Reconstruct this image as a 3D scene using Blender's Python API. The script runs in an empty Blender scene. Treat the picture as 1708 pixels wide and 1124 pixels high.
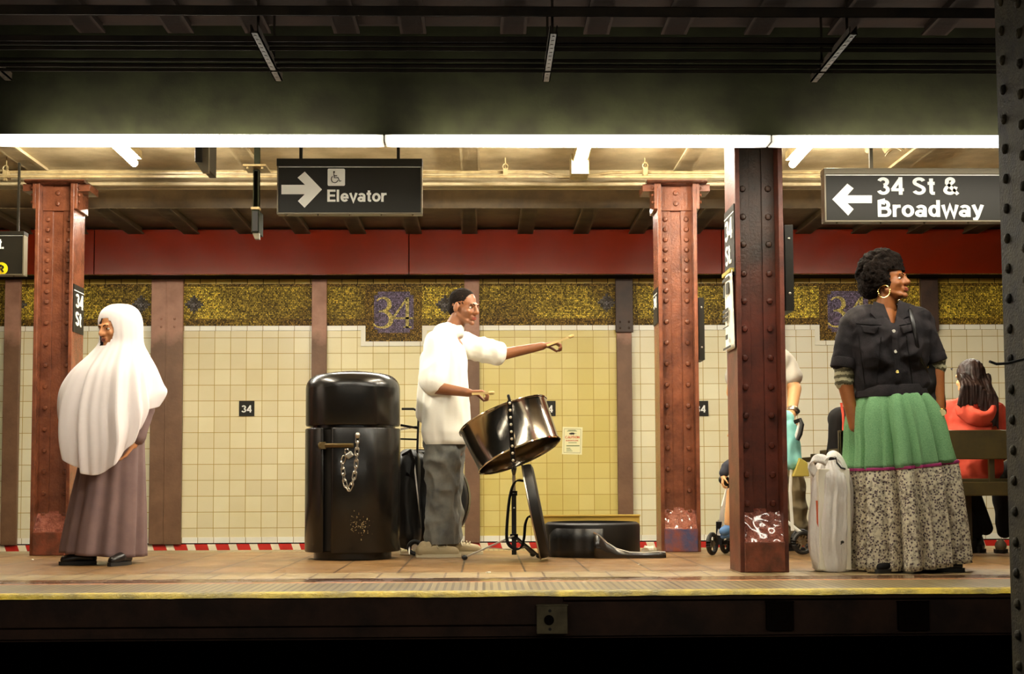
import bpy, bmesh, math, random
from mathutils import Vector, Matrix, noise
R = math.radians
PI = math.pi
scene = bpy.context.scene
COL = scene.collection
random.seed(7)

# ------------------------------------------------------------------ camera
W, H, F = 1708.0, 1124.0, 2200.0          # frame and focal length in pixels
CAMZ = 0.48
YAW, PITCH, ROLL = -math.atan(48/F), math.atan(F/36000.0), -0.0045
SHX, SHY = 0.0, 109.0/W
cam_d = bpy.data.cameras.new('camera'); cam = bpy.data.objects.new('camera', cam_d)
COL.objects.link(cam); scene.camera = cam
cam_d.sensor_width = 36.0; cam_d.lens = F/W*36.0; cam_d.sensor_fit = 'HORIZONTAL'
cam_d.shift_x, cam_d.shift_y = SHX, SHY
cam_d.clip_start = 0.05
CM = Matrix.Rotation(YAW, 4, 'Z') @ Matrix.Rotation(PI/2 + PITCH, 4, 'X') @ Matrix.Rotation(ROLL, 4, 'Z')
cam.matrix_world = Matrix.Translation((0, 0, CAMZ)) @ CM

def P(px, py, D):
    """point of the place seen at pixel px, py and lying D metres into the scene"""
    d = CM.to_3x3() @ Vector(((px - W/2)/F + SHX*W/F, (H/2 - py)/F + SHY*W/F, -1.0))
    t = D/d.y
    return Vector((d.x*t, D, CAMZ + d.z*t))
def S(D): return D/F           # metres per pixel at distance D
def FL(px, py):
    """floor point seen at that pixel"""
    d = CM.to_3x3() @ Vector(((px - W/2)/F, (H/2 - py)/F + SHY*W/F, -1.0))
    t = -CAMZ/d.z
    return Vector((d.x*t, d.y*t, 0.0))

# ------------------------------------------------------------------ world and view
world = bpy.data.worlds.new('world'); scene.world = world; world.use_nodes = True
world.node_tree.nodes['Background'].inputs[0].default_value = (1.0, .85, .6, 1)
world.node_tree.nodes['Background'].inputs[1].default_value = 0.006
scene.view_settings.view_transform = 'Standard'; scene.view_settings.look = 'None'
scene.view_settings.gamma = 1.0; scene.view_settings.use_curve_mapping = False
scene.view_settings.exposure = 0.0
LIGHT_FRONT = 42.0      # long strip light over the near platform edge
LIGHT_CROSS = 330.0      # tubes across the platform
FILL_NEAR = 3.5        # unseen strips added behind the camera to brighten sides facing it
FILL_BACK = 86.0       # strips added out of view at the far edge to brighten the wall
LAMP = (1.0, .935, .78)

# ------------------------------------------------------------------ materials
def lin(c):
    def f(v):
        v /= 255.0
        return v/12.92 if v <= .04045 else ((v + .055)/1.055)**2.4
    return tuple(f(v) for v in c)
def new_mat(name):
    m = bpy.data.materials.new(name); m.use_nodes = True
    nt = m.node_tree; return m, nt, nt.nodes['Principled BSDF']
def ramp(nt, fac, stops):
    r = nt.nodes.new('ShaderNodeValToRGB'); e = r.color_ramp.elements
    while len(e) < len(stops): e.new(.5)
    for el, (p, c) in zip(e, stops): el.position = p; el.color = (*c, 1)
    nt.links.new(fac, r.inputs[0]); return r.outputs[0]
def noise_tex(nt, scale, detail=4, vec=None, rough=.6):
    n = nt.nodes.new('ShaderNodeTexNoise'); n.inputs['Scale'].default_value = scale
    n.inputs['Detail'].default_value = detail; n.inputs['Roughness'].default_value = rough
    if vec is None:
        tc = nt.nodes.new('ShaderNodeTexCoord'); vec = tc.outputs['Object']
    nt.links.new(vec, n.inputs['Vector']); return n.outputs['Fac']
def mixc(nt, fac, a, b, mode='MIX'):
    m = nt.nodes.new('ShaderNodeMix'); m.data_type = 'RGBA'; m.blend_type = mode
    def s(i, v):
        if isinstance(v, tuple): i.default_value = (*v[:3], 1)
        elif isinstance(v, (int, float)): i.default_value = v
        else: nt.links.new(v, i)
    s(m.inputs[0], fac); s(m.inputs[6], a); s(m.inputs[7], b); return m.outputs[2]
def bump(nt, b, h, strength=.3, dist=.01):
    n = nt.nodes.new('ShaderNodeBump'); n.inputs['Strength'].default_value = strength
    n.inputs['Distance'].default_value = dist
    nt.links.new(h, n.inputs['Height']); nt.links.new(n.outputs[0], b.inputs['Normal'])
def mat(name, c, rough=.6, metal=0, var=None, vs=20, bs=None, bstr=.2, spec=.5, coat=0, sss=0, sheen=0):
    """plain surface; var = second colour mixed in by noise of scale vs, bs = bump noise scale"""
    m, nt, b = new_mat(name)
    b.inputs['Base Color'].default_value = (*c, 1)
    b.inputs['Roughness'].default_value = rough; b.inputs['Metallic'].default_value = metal
    b.inputs['Specular IOR Level'].default_value = spec
    b.inputs['Coat Weight'].default_value = coat; b.inputs['Coat Roughness'].default_value = .08
    b.inputs['Sheen Weight'].default_value = sheen
    if var:
        f = noise_tex(nt, vs, 5)
        nt.links.new(ramp(nt, f, [(.38, c), (.64, var)]), b.inputs['Base Color'])
    if bs:
        bump(nt, b, noise_tex(nt, bs, 4), bstr, .01)
    return m
def plane_vec(nt, axes, sc=(1, 1), off=(0, 0), skew=0):
    tc = nt.nodes.new('ShaderNodeTexCoord'); sp = nt.nodes.new('ShaderNodeSeparateXYZ')
    nt.links.new(tc.outputs['Object'], sp.inputs[0]); cb = nt.nodes.new('ShaderNodeCombineXYZ')
    for k in range(2):
        ma = nt.nodes.new('ShaderNodeMath'); ma.operation = 'MULTIPLY_ADD'
        nt.links.new(sp.outputs['XYZ'.index(axes[k])], ma.inputs[0])
        ma.inputs[1].default_value = sc[k]; ma.inputs[2].default_value = off[k]
        nt.links.new(ma.outputs[0], cb.inputs[k])
    return cb.outputs[0]
def brick(nt, vec, w, h, mortar, c1, c2, cm, offset=0.0, smooth=.1):
    b = nt.nodes.new('ShaderNodeTexBrick'); b.offset = offset; b.squash = 1.0
    b.inputs['Scale'].default_value = 1.0; b.inputs['Brick Width'].default_value = w
    b.inputs['Row Height'].default_value = h; b.inputs['Mortar Size'].default_value = mortar
    b.inputs['Mortar Smooth'].default_value = smooth; b.inputs['Bias'].default_value = 0
    b.inputs['Color1'].default_value = (*c1, 1); b.inputs['Color2'].default_value = (*c2, 1)
    b.inputs['Mortar'].default_value = (*cm, 1); nt.links.new(vec, b.inputs['Vector']); return b
def tile_mat(name, c1, c2, cm, w=.1556, h=.1556, axes='XZ', off=(0, 0), rough=.22, mortar=.0028, dirt=None):
    m, nt, b = new_mat(name)
    v = plane_vec(nt, axes, off=off)
    br = brick(nt, v, w, h, mortar, c1, c2, cm)
    out = br.outputs['Color']
    if dirt:
        out = mixc(nt, ramp(nt, noise_tex(nt, 1.3, 6), [(.45, (0, 0, 0)), (.75, (.6, .6, .6))]), out, dirt, 'MULTIPLY')
    nt.links.new(out, b.inputs['Base Color']); b.inputs['Roughness'].default_value = rough
    inv = nt.nodes.new('ShaderNodeMath'); inv.operation = 'SUBTRACT'; inv.inputs[0].default_value = 1
    nt.links.new(br.outputs['Fac'], inv.inputs[1]); bump(nt, b, inv.outputs[0], .5, .003)
    return m
def mosaic_mat(name, lo, hi, grout, patch=2.2, lo_at=.45, hi_at=.62, rough=.3, fl=(.35, .3, .2), fh=(2.2, 2.2, 1.9)):
    m, nt, b = new_mat(name)
    v = plane_vec(nt, 'XZ')
    br = brick(nt, v, .0165, .0150, .0022, (.38, .38, .38), (1.45, 1.45, 1.45), (.1, .1, .1), offset=.5)
    n = noise_tex(nt, patch, 3)
    base = ramp(nt, n, [(lo_at, lo), (hi_at, hi)])
    fine = ramp(nt, noise_tex(nt, 70, 1), [(.35, fl), (.5, (1.0, 1.0, 1.0)), (.66, fh)])
    c = mixc(nt, 1.0, base, fine, 'MULTIPLY')
    c = mixc(nt, 1.0, c, br.outputs['Color'], 'MULTIPLY')
    c = mixc(nt, br.outputs['Fac'], c, grout)
    nt.links.new(c, b.inputs['Base Color']); b.inputs['Roughness'].default_value = rough + .15; b.inputs['Specular IOR Level'].default_value = .12
    return m
def emit_mat(name, color, strength, length=None, x0=0, dark=.22):
    """lamp surface; along its length the ends glow a little less, as real tubes do"""
    m, nt, b = new_mat(name); nt.nodes.remove(b)
    e = nt.nodes.new('ShaderNodeEmission'); e.inputs[0].default_value = (*color, 1)
    e.inputs[1].default_value = strength
    if length:
        tc = nt.nodes.new('ShaderNodeTexCoord'); sp = nt.nodes.new('ShaderNodeSeparateXYZ')
        nt.links.new(tc.outputs['Object'], sp.inputs[0])
        ab = nt.nodes.new('ShaderNodeMath'); ab.operation = 'ABSOLUTE'; nt.links.new(sp.outputs[0], ab.inputs[0])
        mr = nt.nodes.new('ShaderNodeMapRange'); mr.interpolation_type = 'SMOOTHSTEP'
        mr.inputs['From Min'].default_value = length/2 - dark; mr.inputs['From Max'].default_value = length/2
        mr.inputs['To Min'].default_value = strength; mr.inputs['To Max'].default_value = 1.1
        nt.links.new(ab.outputs[0], mr.inputs['Value']); nt.links.new(mr.outputs[0], e.inputs[1])
    nt.links.new(e.outputs[0], nt.nodes['Material Output'].inputs[0]); return m

M = {}
M['steel_red'] = mat('steel_red', lin((134, 78, 52)), .26, var=lin((98, 54, 35)), vs=6, bs=60, bstr=.35)
M['steel_rust'] = mat('steel_rust', lin((112, 56, 38)), .42, var=lin((78, 38, 25)), vs=7, bs=60, bstr=.3)
M['steel_edge'] = mat('steel_edge', lin((190, 120, 84)), .45, var=lin((160, 92, 62)), vs=30, bs=80)
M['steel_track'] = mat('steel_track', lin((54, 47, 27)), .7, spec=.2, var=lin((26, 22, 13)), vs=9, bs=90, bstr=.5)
M['concrete_lump'] = mat('concrete_lump', lin((178, 104, 84)), .14, var=lin((128, 64, 48)), vs=16, bs=42, bstr=1.0, coat=.6)
for _l in list(M['concrete_lump'].node_tree.nodes):
    if _l.type == 'BUMP': _l.inputs['Distance'].default_value = .03
M['concrete_base'] = mat('concrete_base', lin((140, 74, 50)), .5, var=lin((98, 54, 36)), vs=12, bs=50, bstr=.4)
M['chipped_base'] = mat('chipped_base', lin((146, 80, 62)), .35, var=lin((74, 82, 118)), vs=9, bs=40, bstr=.5)
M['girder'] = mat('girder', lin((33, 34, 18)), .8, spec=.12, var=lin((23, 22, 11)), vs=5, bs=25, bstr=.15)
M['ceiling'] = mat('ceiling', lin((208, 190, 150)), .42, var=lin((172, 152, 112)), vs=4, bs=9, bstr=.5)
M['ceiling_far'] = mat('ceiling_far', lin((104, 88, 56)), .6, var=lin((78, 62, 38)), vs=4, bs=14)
M['dark_pipe'] = mat('dark_pipe', lin((92, 74, 48)), .6, var=lin((70, 54, 34)), vs=6)
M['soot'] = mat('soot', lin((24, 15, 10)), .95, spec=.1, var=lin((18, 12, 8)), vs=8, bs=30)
M['soot_pipe'] = mat('soot_pipe', lin((44, 35, 24)), .7, spec=.2, var=lin((26, 20, 14)), vs=6)
M['conduit'] = mat('conduit', lin((168, 148, 104)), .35, var=lin((130, 108, 70)), vs=12)
M['red_panel'] = mat('red_panel', lin((142, 38, 12)), .16, var=lin((130, 40, 18)), vs=1.8, spec=.5)
M['pilaster'] = None
M['pilaster_dark'] = mat('pilaster_dark', lin((72, 48, 32)), .5, var=lin((52, 34, 22)), vs=5, bs=40)
M['white_tile'] = tile_mat('white_tile', lin((246, 240, 220)), lin((236, 228, 204)), lin((160, 130, 70)), w=.155, h=.3)
M['gold_tile'] = tile_mat('gold_tile', lin((222, 190, 92)), lin((184, 152, 66)), lin((60, 48, 20)), w=.155, h=.3, mortar=.004)
M['mosaic'] = mosaic_mat('mosaic', lin((132, 106, 38)), lin((214, 188, 70)), lin((62, 50, 24)), 1.3, lo_at=.38, hi_at=.6)
M['mosaic_brown'] = mosaic_mat('mosaic_brown', lin((126, 96, 36)), lin((158, 130, 48)), lin((48, 38, 16)))
M['mosaic_purple'] = mosaic_mat('mosaic_purple', lin((118, 102, 128)), lin((132, 120, 156)), lin((70, 58, 52)), fl=(.6, .6, .6), fh=(1.8, 1.8, 1.8))
M['mosaic_blue'] = mosaic_mat('mosaic_blue', lin((92, 88, 96)), lin((134, 114, 70)), lin((60, 50, 30)))
M['mosaic_gold'] = mosaic_mat('mosaic_gold', lin((232, 212, 110)), lin((238, 222, 140)), lin((110, 88, 40)), hi_at=.5, fl=(.8, .8, .7), fh=(1.3, 1.3, 1.2))
M['black_gloss'] = mat('black_gloss', lin((34, 28, 22)), .22, spec=.6)
M['black_plastic'] = mat('black_plastic', lin((26, 23, 20)), .45, spec=.35)
M['black_can'] = mat('black_can', lin((26, 22, 18)), .24, var=lin((18, 16, 14)), vs=5, spec=.5, bs=18, bstr=.06)
M['black_cloth'] = mat('black_cloth', lin((23, 20, 19)), .85, spec=.2, bs=200, bstr=.2)
M['black_nylon'] = mat('black_nylon', lin((34, 32, 30)), .42, var=lin((22, 21, 20)), vs=6, bs=12, bstr=.4)
M['sign_black'] = mat('sign_black', lin((32, 28, 20)), .45, spec=.25)
M['sign_white'] = mat('sign_white', lin((240, 238, 228)), .5)
M['sign_grey'] = mat('sign_grey', lin((104, 94, 74)), .4, metal=.3)
M['sign_yellow'] = mat('sign_yellow', lin((236, 208, 20)), .4)
M['chrome'] = mat('chrome', (.78, .72, .64), .07, metal=1)
M['chrome_dull'] = mat('chrome_dull', (.62, .57, .48), .28, metal=1)
M['steel_pan'] = mat('steel_pan', (.50, .45, .38), .15, metal=1, bs=3, bstr=.12)
M['pan_inside'] = mat('pan_inside', lin((120, 108, 80)), .35, metal=.8)
M['brass'] = mat('brass', lin((96, 78, 42)), .45, metal=.4)
M['gold'] = mat('gold', (.95, .70, .22), .18, metal=1)
M['skin_brown'] = mat('skin_brown', lin((160, 96, 48)), .45, var=lin((142, 82, 40)), vs=8)
M['skin_dark'] = mat('skin_dark', lin((146, 92, 58)), .45, var=lin((126, 78, 48)), vs=8)
M['skin_tan'] = mat('skin_tan', lin((206, 140, 92)), .5)
M['skin_light'] = mat('skin_light', lin((226, 172, 118)), .5)
M['lips'] = mat('lips', lin((150, 74, 58)), .35)
M['eye'] = mat('eye', lin((30, 20, 16)), .2)
M['eye_white'] = mat('eye_white', lin((225, 215, 200)), .3)
M['hair_black'] = mat('hair_black', lin((30, 20, 13)), .9, spec=.15, var=lin((18, 12, 8)), vs=60, bs=120, bstr=.8)
M['hair_long'] = mat('hair_long', lin((50, 32, 26)), .5, spec=.25, var=lin((28, 18, 15)), vs=14, bs=60, bstr=.3)
M['hair_blond'] = mat('hair_blond', lin((214, 190, 140)), .6)
M['white_scarf'] = mat('white_scarf', lin((238, 228, 226)), .8, sheen=.2)
M['purple_dress'] = mat('purple_dress', lin((126, 100, 96)), .85, var=lin((112, 88, 86)), vs=5, bs=160, bstr=.1)
M['white_cotton'] = mat('white_cotton', lin((240, 236, 222)), .85, bs=90, bstr=.08)
M['grey_cotton'] = mat('grey_cotton', lin((196, 190, 176)), .9)
M['khaki'] = mat('khaki', lin((146, 130, 98)), .9, var=lin((118, 102, 74)), vs=6)
M['jeans'] = mat('jeans', lin((128, 126, 116)), .85, var=lin((88, 90, 88)), vs=5, bs=200, bstr=.25)
M['denim'] = mat('denim', lin((52, 47, 48)), .9, spec=.2, var=lin((32, 29, 31)), vs=9, bs=220, bstr=.3)
M['red_fleece'] = mat('red_fleece', lin((232, 88, 62)), .8, var=lin((214, 70, 48)), vs=6, bs=100, bstr=.1)
M['shoe_canvas'] = mat('shoe_canvas', lin((178, 160, 122)), .7, bs=120, bstr=.2)
M['rubber_white'] = mat('rubber_white', lin((214, 200, 164)), .5)
M['rubber'] = mat('rubber', lin((28, 26, 24)), .55)
M['leather'] = mat('leather', lin((28, 24, 22)), .3)
M['bench'] = mat('bench', lin((70, 59, 24)), .35, var=lin((50, 40, 15)), vs=5, bs=20, bstr=.2)
M['cardboard'] = mat('cardboard', lin((206, 170, 74)), .7)
M['teal'] = mat('teal', lin((136, 196, 188)), .8, var=lin((112, 176, 170)), vs=8)
M['olive'] = mat('olive', lin((170, 152, 66)), .8)
M['blue_shoe'] = mat('blue_shoe', lin((80, 120, 170)), .6)
M['navy'] = mat('navy', lin((40, 40, 52)), .85)
M['magenta'] = mat('magenta', lin((160, 42, 104)), .7)
M['orange_print'] = mat('orange_print', lin((214, 96, 50)), .6)
M['paper'] = mat('paper', lin((240, 234, 214)), .8)
M['cream_paper'] = mat('cream_paper', lin((240, 232, 180)), .8)
M['ink'] = mat('ink', lin((50, 46, 34)), .8)
M['red_ink'] = mat('red_ink', lin((206, 84, 36)), .7)
M['green_ink'] = mat('green_ink', lin((96, 110, 50)), .7)
M['wood_stick'] = mat('wood_stick', lin((206, 176, 110)), .5)
M['yellow_edge'] = mat('yellow_edge', lin((206, 176, 10)), .55, var=lin((120, 104, 14)), vs=7, bs=60, bstr=.6)
M['edge_wood'] = mat('edge_wood', lin((72, 46, 32)), .8, var=lin((44, 28, 20)), vs=5, bs=30, bstr=.4)
M['edge_plate'] = mat('edge_plate', lin((124, 112, 80)), .6, var=lin((84, 72, 50)), vs=7)
M['green_knit'] = None
M['plaster'] = mat('plaster', lin((196, 172, 126)), .6)
M['ballast'] = mat('ballast', lin((46, 34, 26)), .9, var=lin((20, 15, 12)), vs=30, bs=40, bstr=1)
M['rail'] = mat('rail', lin((120, 104, 84)), .35, metal=.8)
M['dial'] = mat('dial', lin((226, 206, 150)), .3)
def thing_mats():
    # striped jersey under the denim jacket
    m, nt, b = new_mat('striped_jersey')
    v = plane_vec(nt, 'XZ', (4, 1)); w = nt.nodes.new('ShaderNodeTexWave'); w.bands_direction = 'Y'
    w.inputs['Scale'].default_value = 9; w.inputs['Distortion'].default_value = 3; w.inputs['Detail Scale'].default_value = 2
    nt.links.new(v, w.inputs['Vector'])
    nt.links.new(ramp(nt, w.outputs['Fac'], [(.4, lin((92, 86, 62))), (.6, lin((178, 170, 136)))]), b.inputs['Base Color'])
    b.inputs['Roughness'].default_value = .9; M['striped_jersey'] = m
    # green crinkled cotton
    m, nt, b = new_mat('green_crinkle')
    tc = nt.nodes.new('ShaderNodeTexCoord'); mp = nt.nodes.new('ShaderNodeMapping'); mp.inputs['Scale'].default_value = (1, 1, 2.4)
    nt.links.new(tc.outputs['Object'], mp.inputs[0])
    f = noise_tex(nt, 170, 3, mp.outputs[0])
    nt.links.new(ramp(nt, f, [(.3, lin((92, 144, 94))), (.7, lin((140, 186, 132)))]), b.inputs['Base Color'])
    b.inputs['Roughness'].default_value = .9; bump(nt, b, f, .5, .006); M['green_crinkle'] = m
    # printed cotton, dark sprigs on cream
    m, nt, b = new_mat('printed_cotton')
    vo = nt.nodes.new('ShaderNodeTexVoronoi'); vo.inputs['Scale'].default_value = 74
    tc = nt.nodes.new('ShaderNodeTexCoord'); nt.links.new(tc.outputs['Object'], vo.inputs['Vector'])
    f2 = noise_tex(nt, 40, 3)
    sp = ramp(nt, vo.outputs['Distance'], [(.30, lin((92, 74, 78))), (.46, lin((216, 206, 178)))])
    c = mixc(nt, ramp(nt, f2, [(.45, (0, 0, 0)), (.65, (.8, .8, .8))]), sp, lin((120, 102, 100)), 'MULTIPLY')
    nt.links.new(c, b.inputs['Base Color']); b.inputs['Roughness'].default_value = .9; M['printed_cotton'] = m
    # thin white carrier bag film
    m, nt, b = new_mat('bag_film')
    b.inputs['Base Color'].default_value = (*lin((252, 246, 238)), 1); b.inputs['Roughness'].default_value = .22
    tc = nt.nodes.new('ShaderNodeTexCoord'); mp = nt.nodes.new('ShaderNodeMapping'); mp.inputs['Scale'].default_value = (1, 1, .28)
    nt.links.new(tc.outputs['Object'], mp.inputs[0]); bump(nt, b, noise_tex(nt, 26, 4, mp.outputs[0]), .7, .03)
    tl = nt.nodes.new('ShaderNodeBsdfTranslucent'); tl.inputs[0].default_value = (.95, .9, .84, 1)
    mx = nt.nodes.new('ShaderNodeMixShader'); mx.inputs[0].default_value = .22
    nt.links.new(b.outputs[0], mx.inputs[1]); nt.links.new(tl.outputs[0], mx.inputs[2])
    nt.links.new(mx.outputs[0], nt.nodes['Material Output'].inputs[0]); M['bag_film'] = m
    # wall pilasters: pinkish paint above, browner worn paint below
    m, nt, b = new_mat('pilaster')
    tc = nt.nodes.new('ShaderNodeTexCoord'); sp = nt.nodes.new('ShaderNodeSeparateXYZ'); nt.links.new(tc.outputs['Object'], sp.inputs[0])
    ad = nt.nodes.new('ShaderNodeMath'); ad.operation = 'MULTIPLY_ADD'; ad.inputs[1].default_value = .45
    nt.links.new(noise_tex(nt, 5, 5), ad.inputs[0]); nt.links.new(sp.outputs[2], ad.inputs[2])
    hi = ramp(nt, noise_tex(nt, 5, 5), [(.35, lin((184, 136, 110))), (.66, lin((158, 110, 86)))])
    low = ramp(nt, noise_tex(nt, 3, 6), [(.35, lin((128, 92, 64))), (.66, lin((100, 68, 44)))])
    f = nt.nodes.new('ShaderNodeMapRange'); f.inputs['From Min'].default_value = 2.17; f.inputs['From Max'].default_value = 2.29
    nt.links.new(ad.outputs[0], f.inputs['Value']); nt.links.new(mixc(nt, f.outputs[0], low, hi), b.inputs['Base Color'])
    b.inputs['Roughness'].default_value = .5; bump(nt, b, noise_tex(nt, 40, 4), .2, .01); M['pilaster'] = m
    # front column: old dark brown paint above, rust red repaint below with an uneven edge
    m, nt, b = new_mat('steel_two_tone')
    tc = nt.nodes.new('ShaderNodeTexCoord'); sp = nt.nodes.new('ShaderNodeSeparateXYZ'); nt.links.new(tc.outputs['Object'], sp.inputs[0])
    ad = nt.nodes.new('ShaderNodeMath'); ad.operation = 'MULTIPLY_ADD'; ad.inputs[1].default_value = .55
    nt.links.new(noise_tex(nt, 4, 5), ad.inputs[0]); nt.links.new(sp.outputs[2], ad.inputs[2])
    low = ramp(nt, noise_tex(nt, 7, 5), [(.38, lin((116, 54, 36))), (.64, lin((82, 38, 25)))])
    hi = ramp(nt, noise_tex(nt, 7, 5), [(.38, lin((72, 46, 30))), (.64, lin((48, 34, 22)))])
    f = nt.nodes.new('ShaderNodeMapRange'); f.inputs['From Min'].default_value = 1.62; f.inputs['From Max'].default_value = 1.98
    nt.links.new(ad.outputs[0], f.inputs['Value'])
    nt.links.new(mixc(nt, f.outputs[0], low, hi), b.inputs['Base Color']); b.inputs['Roughness'].default_value = .42
    bump(nt, b, noise_tex(nt, 60, 4), .3, .01); M['steel_two_tone'] = m
    # red and white slanted warning stripes
    m, nt, b = new_mat('warning_stripes')
    tc = nt.nodes.new('ShaderNodeTexCoord'); sx = nt.nodes.new('ShaderNodeSeparateXYZ'); nt.links.new(tc.outputs['Object'], sx.inputs[0])
    a = nt.nodes.new('ShaderNodeMath'); a.operation = 'MULTIPLY_ADD'; a.inputs[1].default_value = .35
    nt.links.new(sx.outputs[2], a.inputs[0]); nt.links.new(sx.outputs[0], a.inputs[2])
    d = nt.nodes.new('ShaderNodeMath'); d.operation = 'DIVIDE'; d.inputs[1].default_value = .204; nt.links.new(a.outputs[0], d.inputs[0])
    fr = nt.nodes.new('ShaderNodeMath'); fr.operation = 'FRACT'; nt.links.new(d.outputs[0], fr.inputs[0])
    gt = nt.nodes.new('ShaderNodeMath'); gt.operation = 'GREATER_THAN'; gt.inputs[1].default_value = .62; nt.links.new(fr.outputs[0], gt.inputs[0])
    c = mixc(nt, gt.outputs[0], lin((200, 40, 24)), lin((246, 228, 190)))
    nt.links.new(c, b.inputs['Base Color']); b.inputs['Roughness'].default_value = .5; M['warning_stripes'] = m
    # ribbed platform edge strip
    m, nt, b = new_mat('ribbed_strip')
    v = plane_vec(nt, 'XY'); br = brick(nt, v, .036, 40, .007, lin((150, 133, 92)), lin((128, 112, 76)), lin((92, 76, 48)))
    j = brick(nt, plane_vec(nt, 'XY'), .9, 40, .006, (1, 1, 1), (.85, .85, .85), (.3, .25, .2))
    c = mixc(nt, 1.0, br.outputs['Color'], j.outputs['Color'], 'MULTIPLY')
    nt.links.new(c, b.inputs['Base Color']); b.inputs['Roughness'].default_value = .33
    bump(nt, b, br.outputs['Fac'], .4, .004); M['ribbed_strip'] = m
    # platform paving
    def paving(name, w, h, c1, c2, cm, rough, off):
        m, nt, b = new_mat(name)
        br = brick(nt, plane_vec(nt, 'XY', off=off), w, h, .006, c1, c2, cm)
        n = ramp(nt, noise_tex(nt, 2.2, 6), [(.3, (.62, .6, .56)), (.6, (1, 1, 1))])
        nt.links.new(mixc(nt, 1.0, br.outputs['Color'], n, 'MULTIPLY'), b.inputs['Base Color'])
        r = ramp(nt, noise_tex(nt, 3.0, 4), [(.35, (rough, rough, rough)), (.7, (rough + .25,)*3)])
        nt.links.new(r, b.inputs['Roughness']); bump(nt, b, noise_tex(nt, 25, 3), .08, .01)
        M[name] = m
    paving('paving', .345, .60, lin((146, 110, 66)), lin((128, 97, 59)), lin((60, 42, 24)), .30, (.12, .0))
    paving('paving_grey', .172, .34, lin((164, 140, 98)), lin((148, 128, 90)), lin((96, 72, 44)), .3, (.03, .06))
    paving('glazed_strip', .9, .3, lin((78, 50, 36)), lin((138, 104, 70)), lin((60, 40, 28)), .14, (0, 0))
    M['orange_line'] = mat('orange_line', lin((206, 124, 66)), .5, var=lin((170, 104, 60)), vs=6)
thing_mats()

# ------------------------------------------------------------------ mesh helpers
ORI = {}
def tag(o, label=None, cat=None, group=None, kind=None):
    if label: o['label'] = label
    if cat: o['category'] = cat
    if group: o['group'] = group
    if kind: o['kind'] = kind
    return o
def thing(name, loc, label, cat, group=None):
    o = bpy.data.objects.new(name, None); COL.objects.link(o)
    o.empty_display_size = .1; o.location = loc; ORI[o.name] = Vector(loc)
    return tag(o, label, cat, group)
def link_mesh(name, me, m, parent=None, origin=None, smooth=True):
    o = bpy.data.objects.new(name, me); COL.objects.link(o)
    if parent is not None:
        base = ORI[parent.name]; o.parent = parent; ORI[o.name] = base
        me.transform(Matrix.Translation(-base))
    else:
        base = Vector(origin) if origin is not None else Vector((0, 0, 0))
        o.location = base; ORI[o.name] = base; me.transform(Matrix.Translation(-base))
    if m is not None:
        for k in (m if isinstance(m, (list, tuple)) else [m]): me.materials.append(k)
    if smooth:
        me.set_sharp_from_angle(angle=R(38)) if hasattr(me, 'set_sharp_from_angle') else None
    return o
def frame_for(d):
    d = d.normalized(); a = Vector((0, 0, 1)) if abs(d.z) < .95 else Vector((1, 0, 0))
    u = d.cross(a).normalized(); return u, d.cross(u).normalized()
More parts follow.
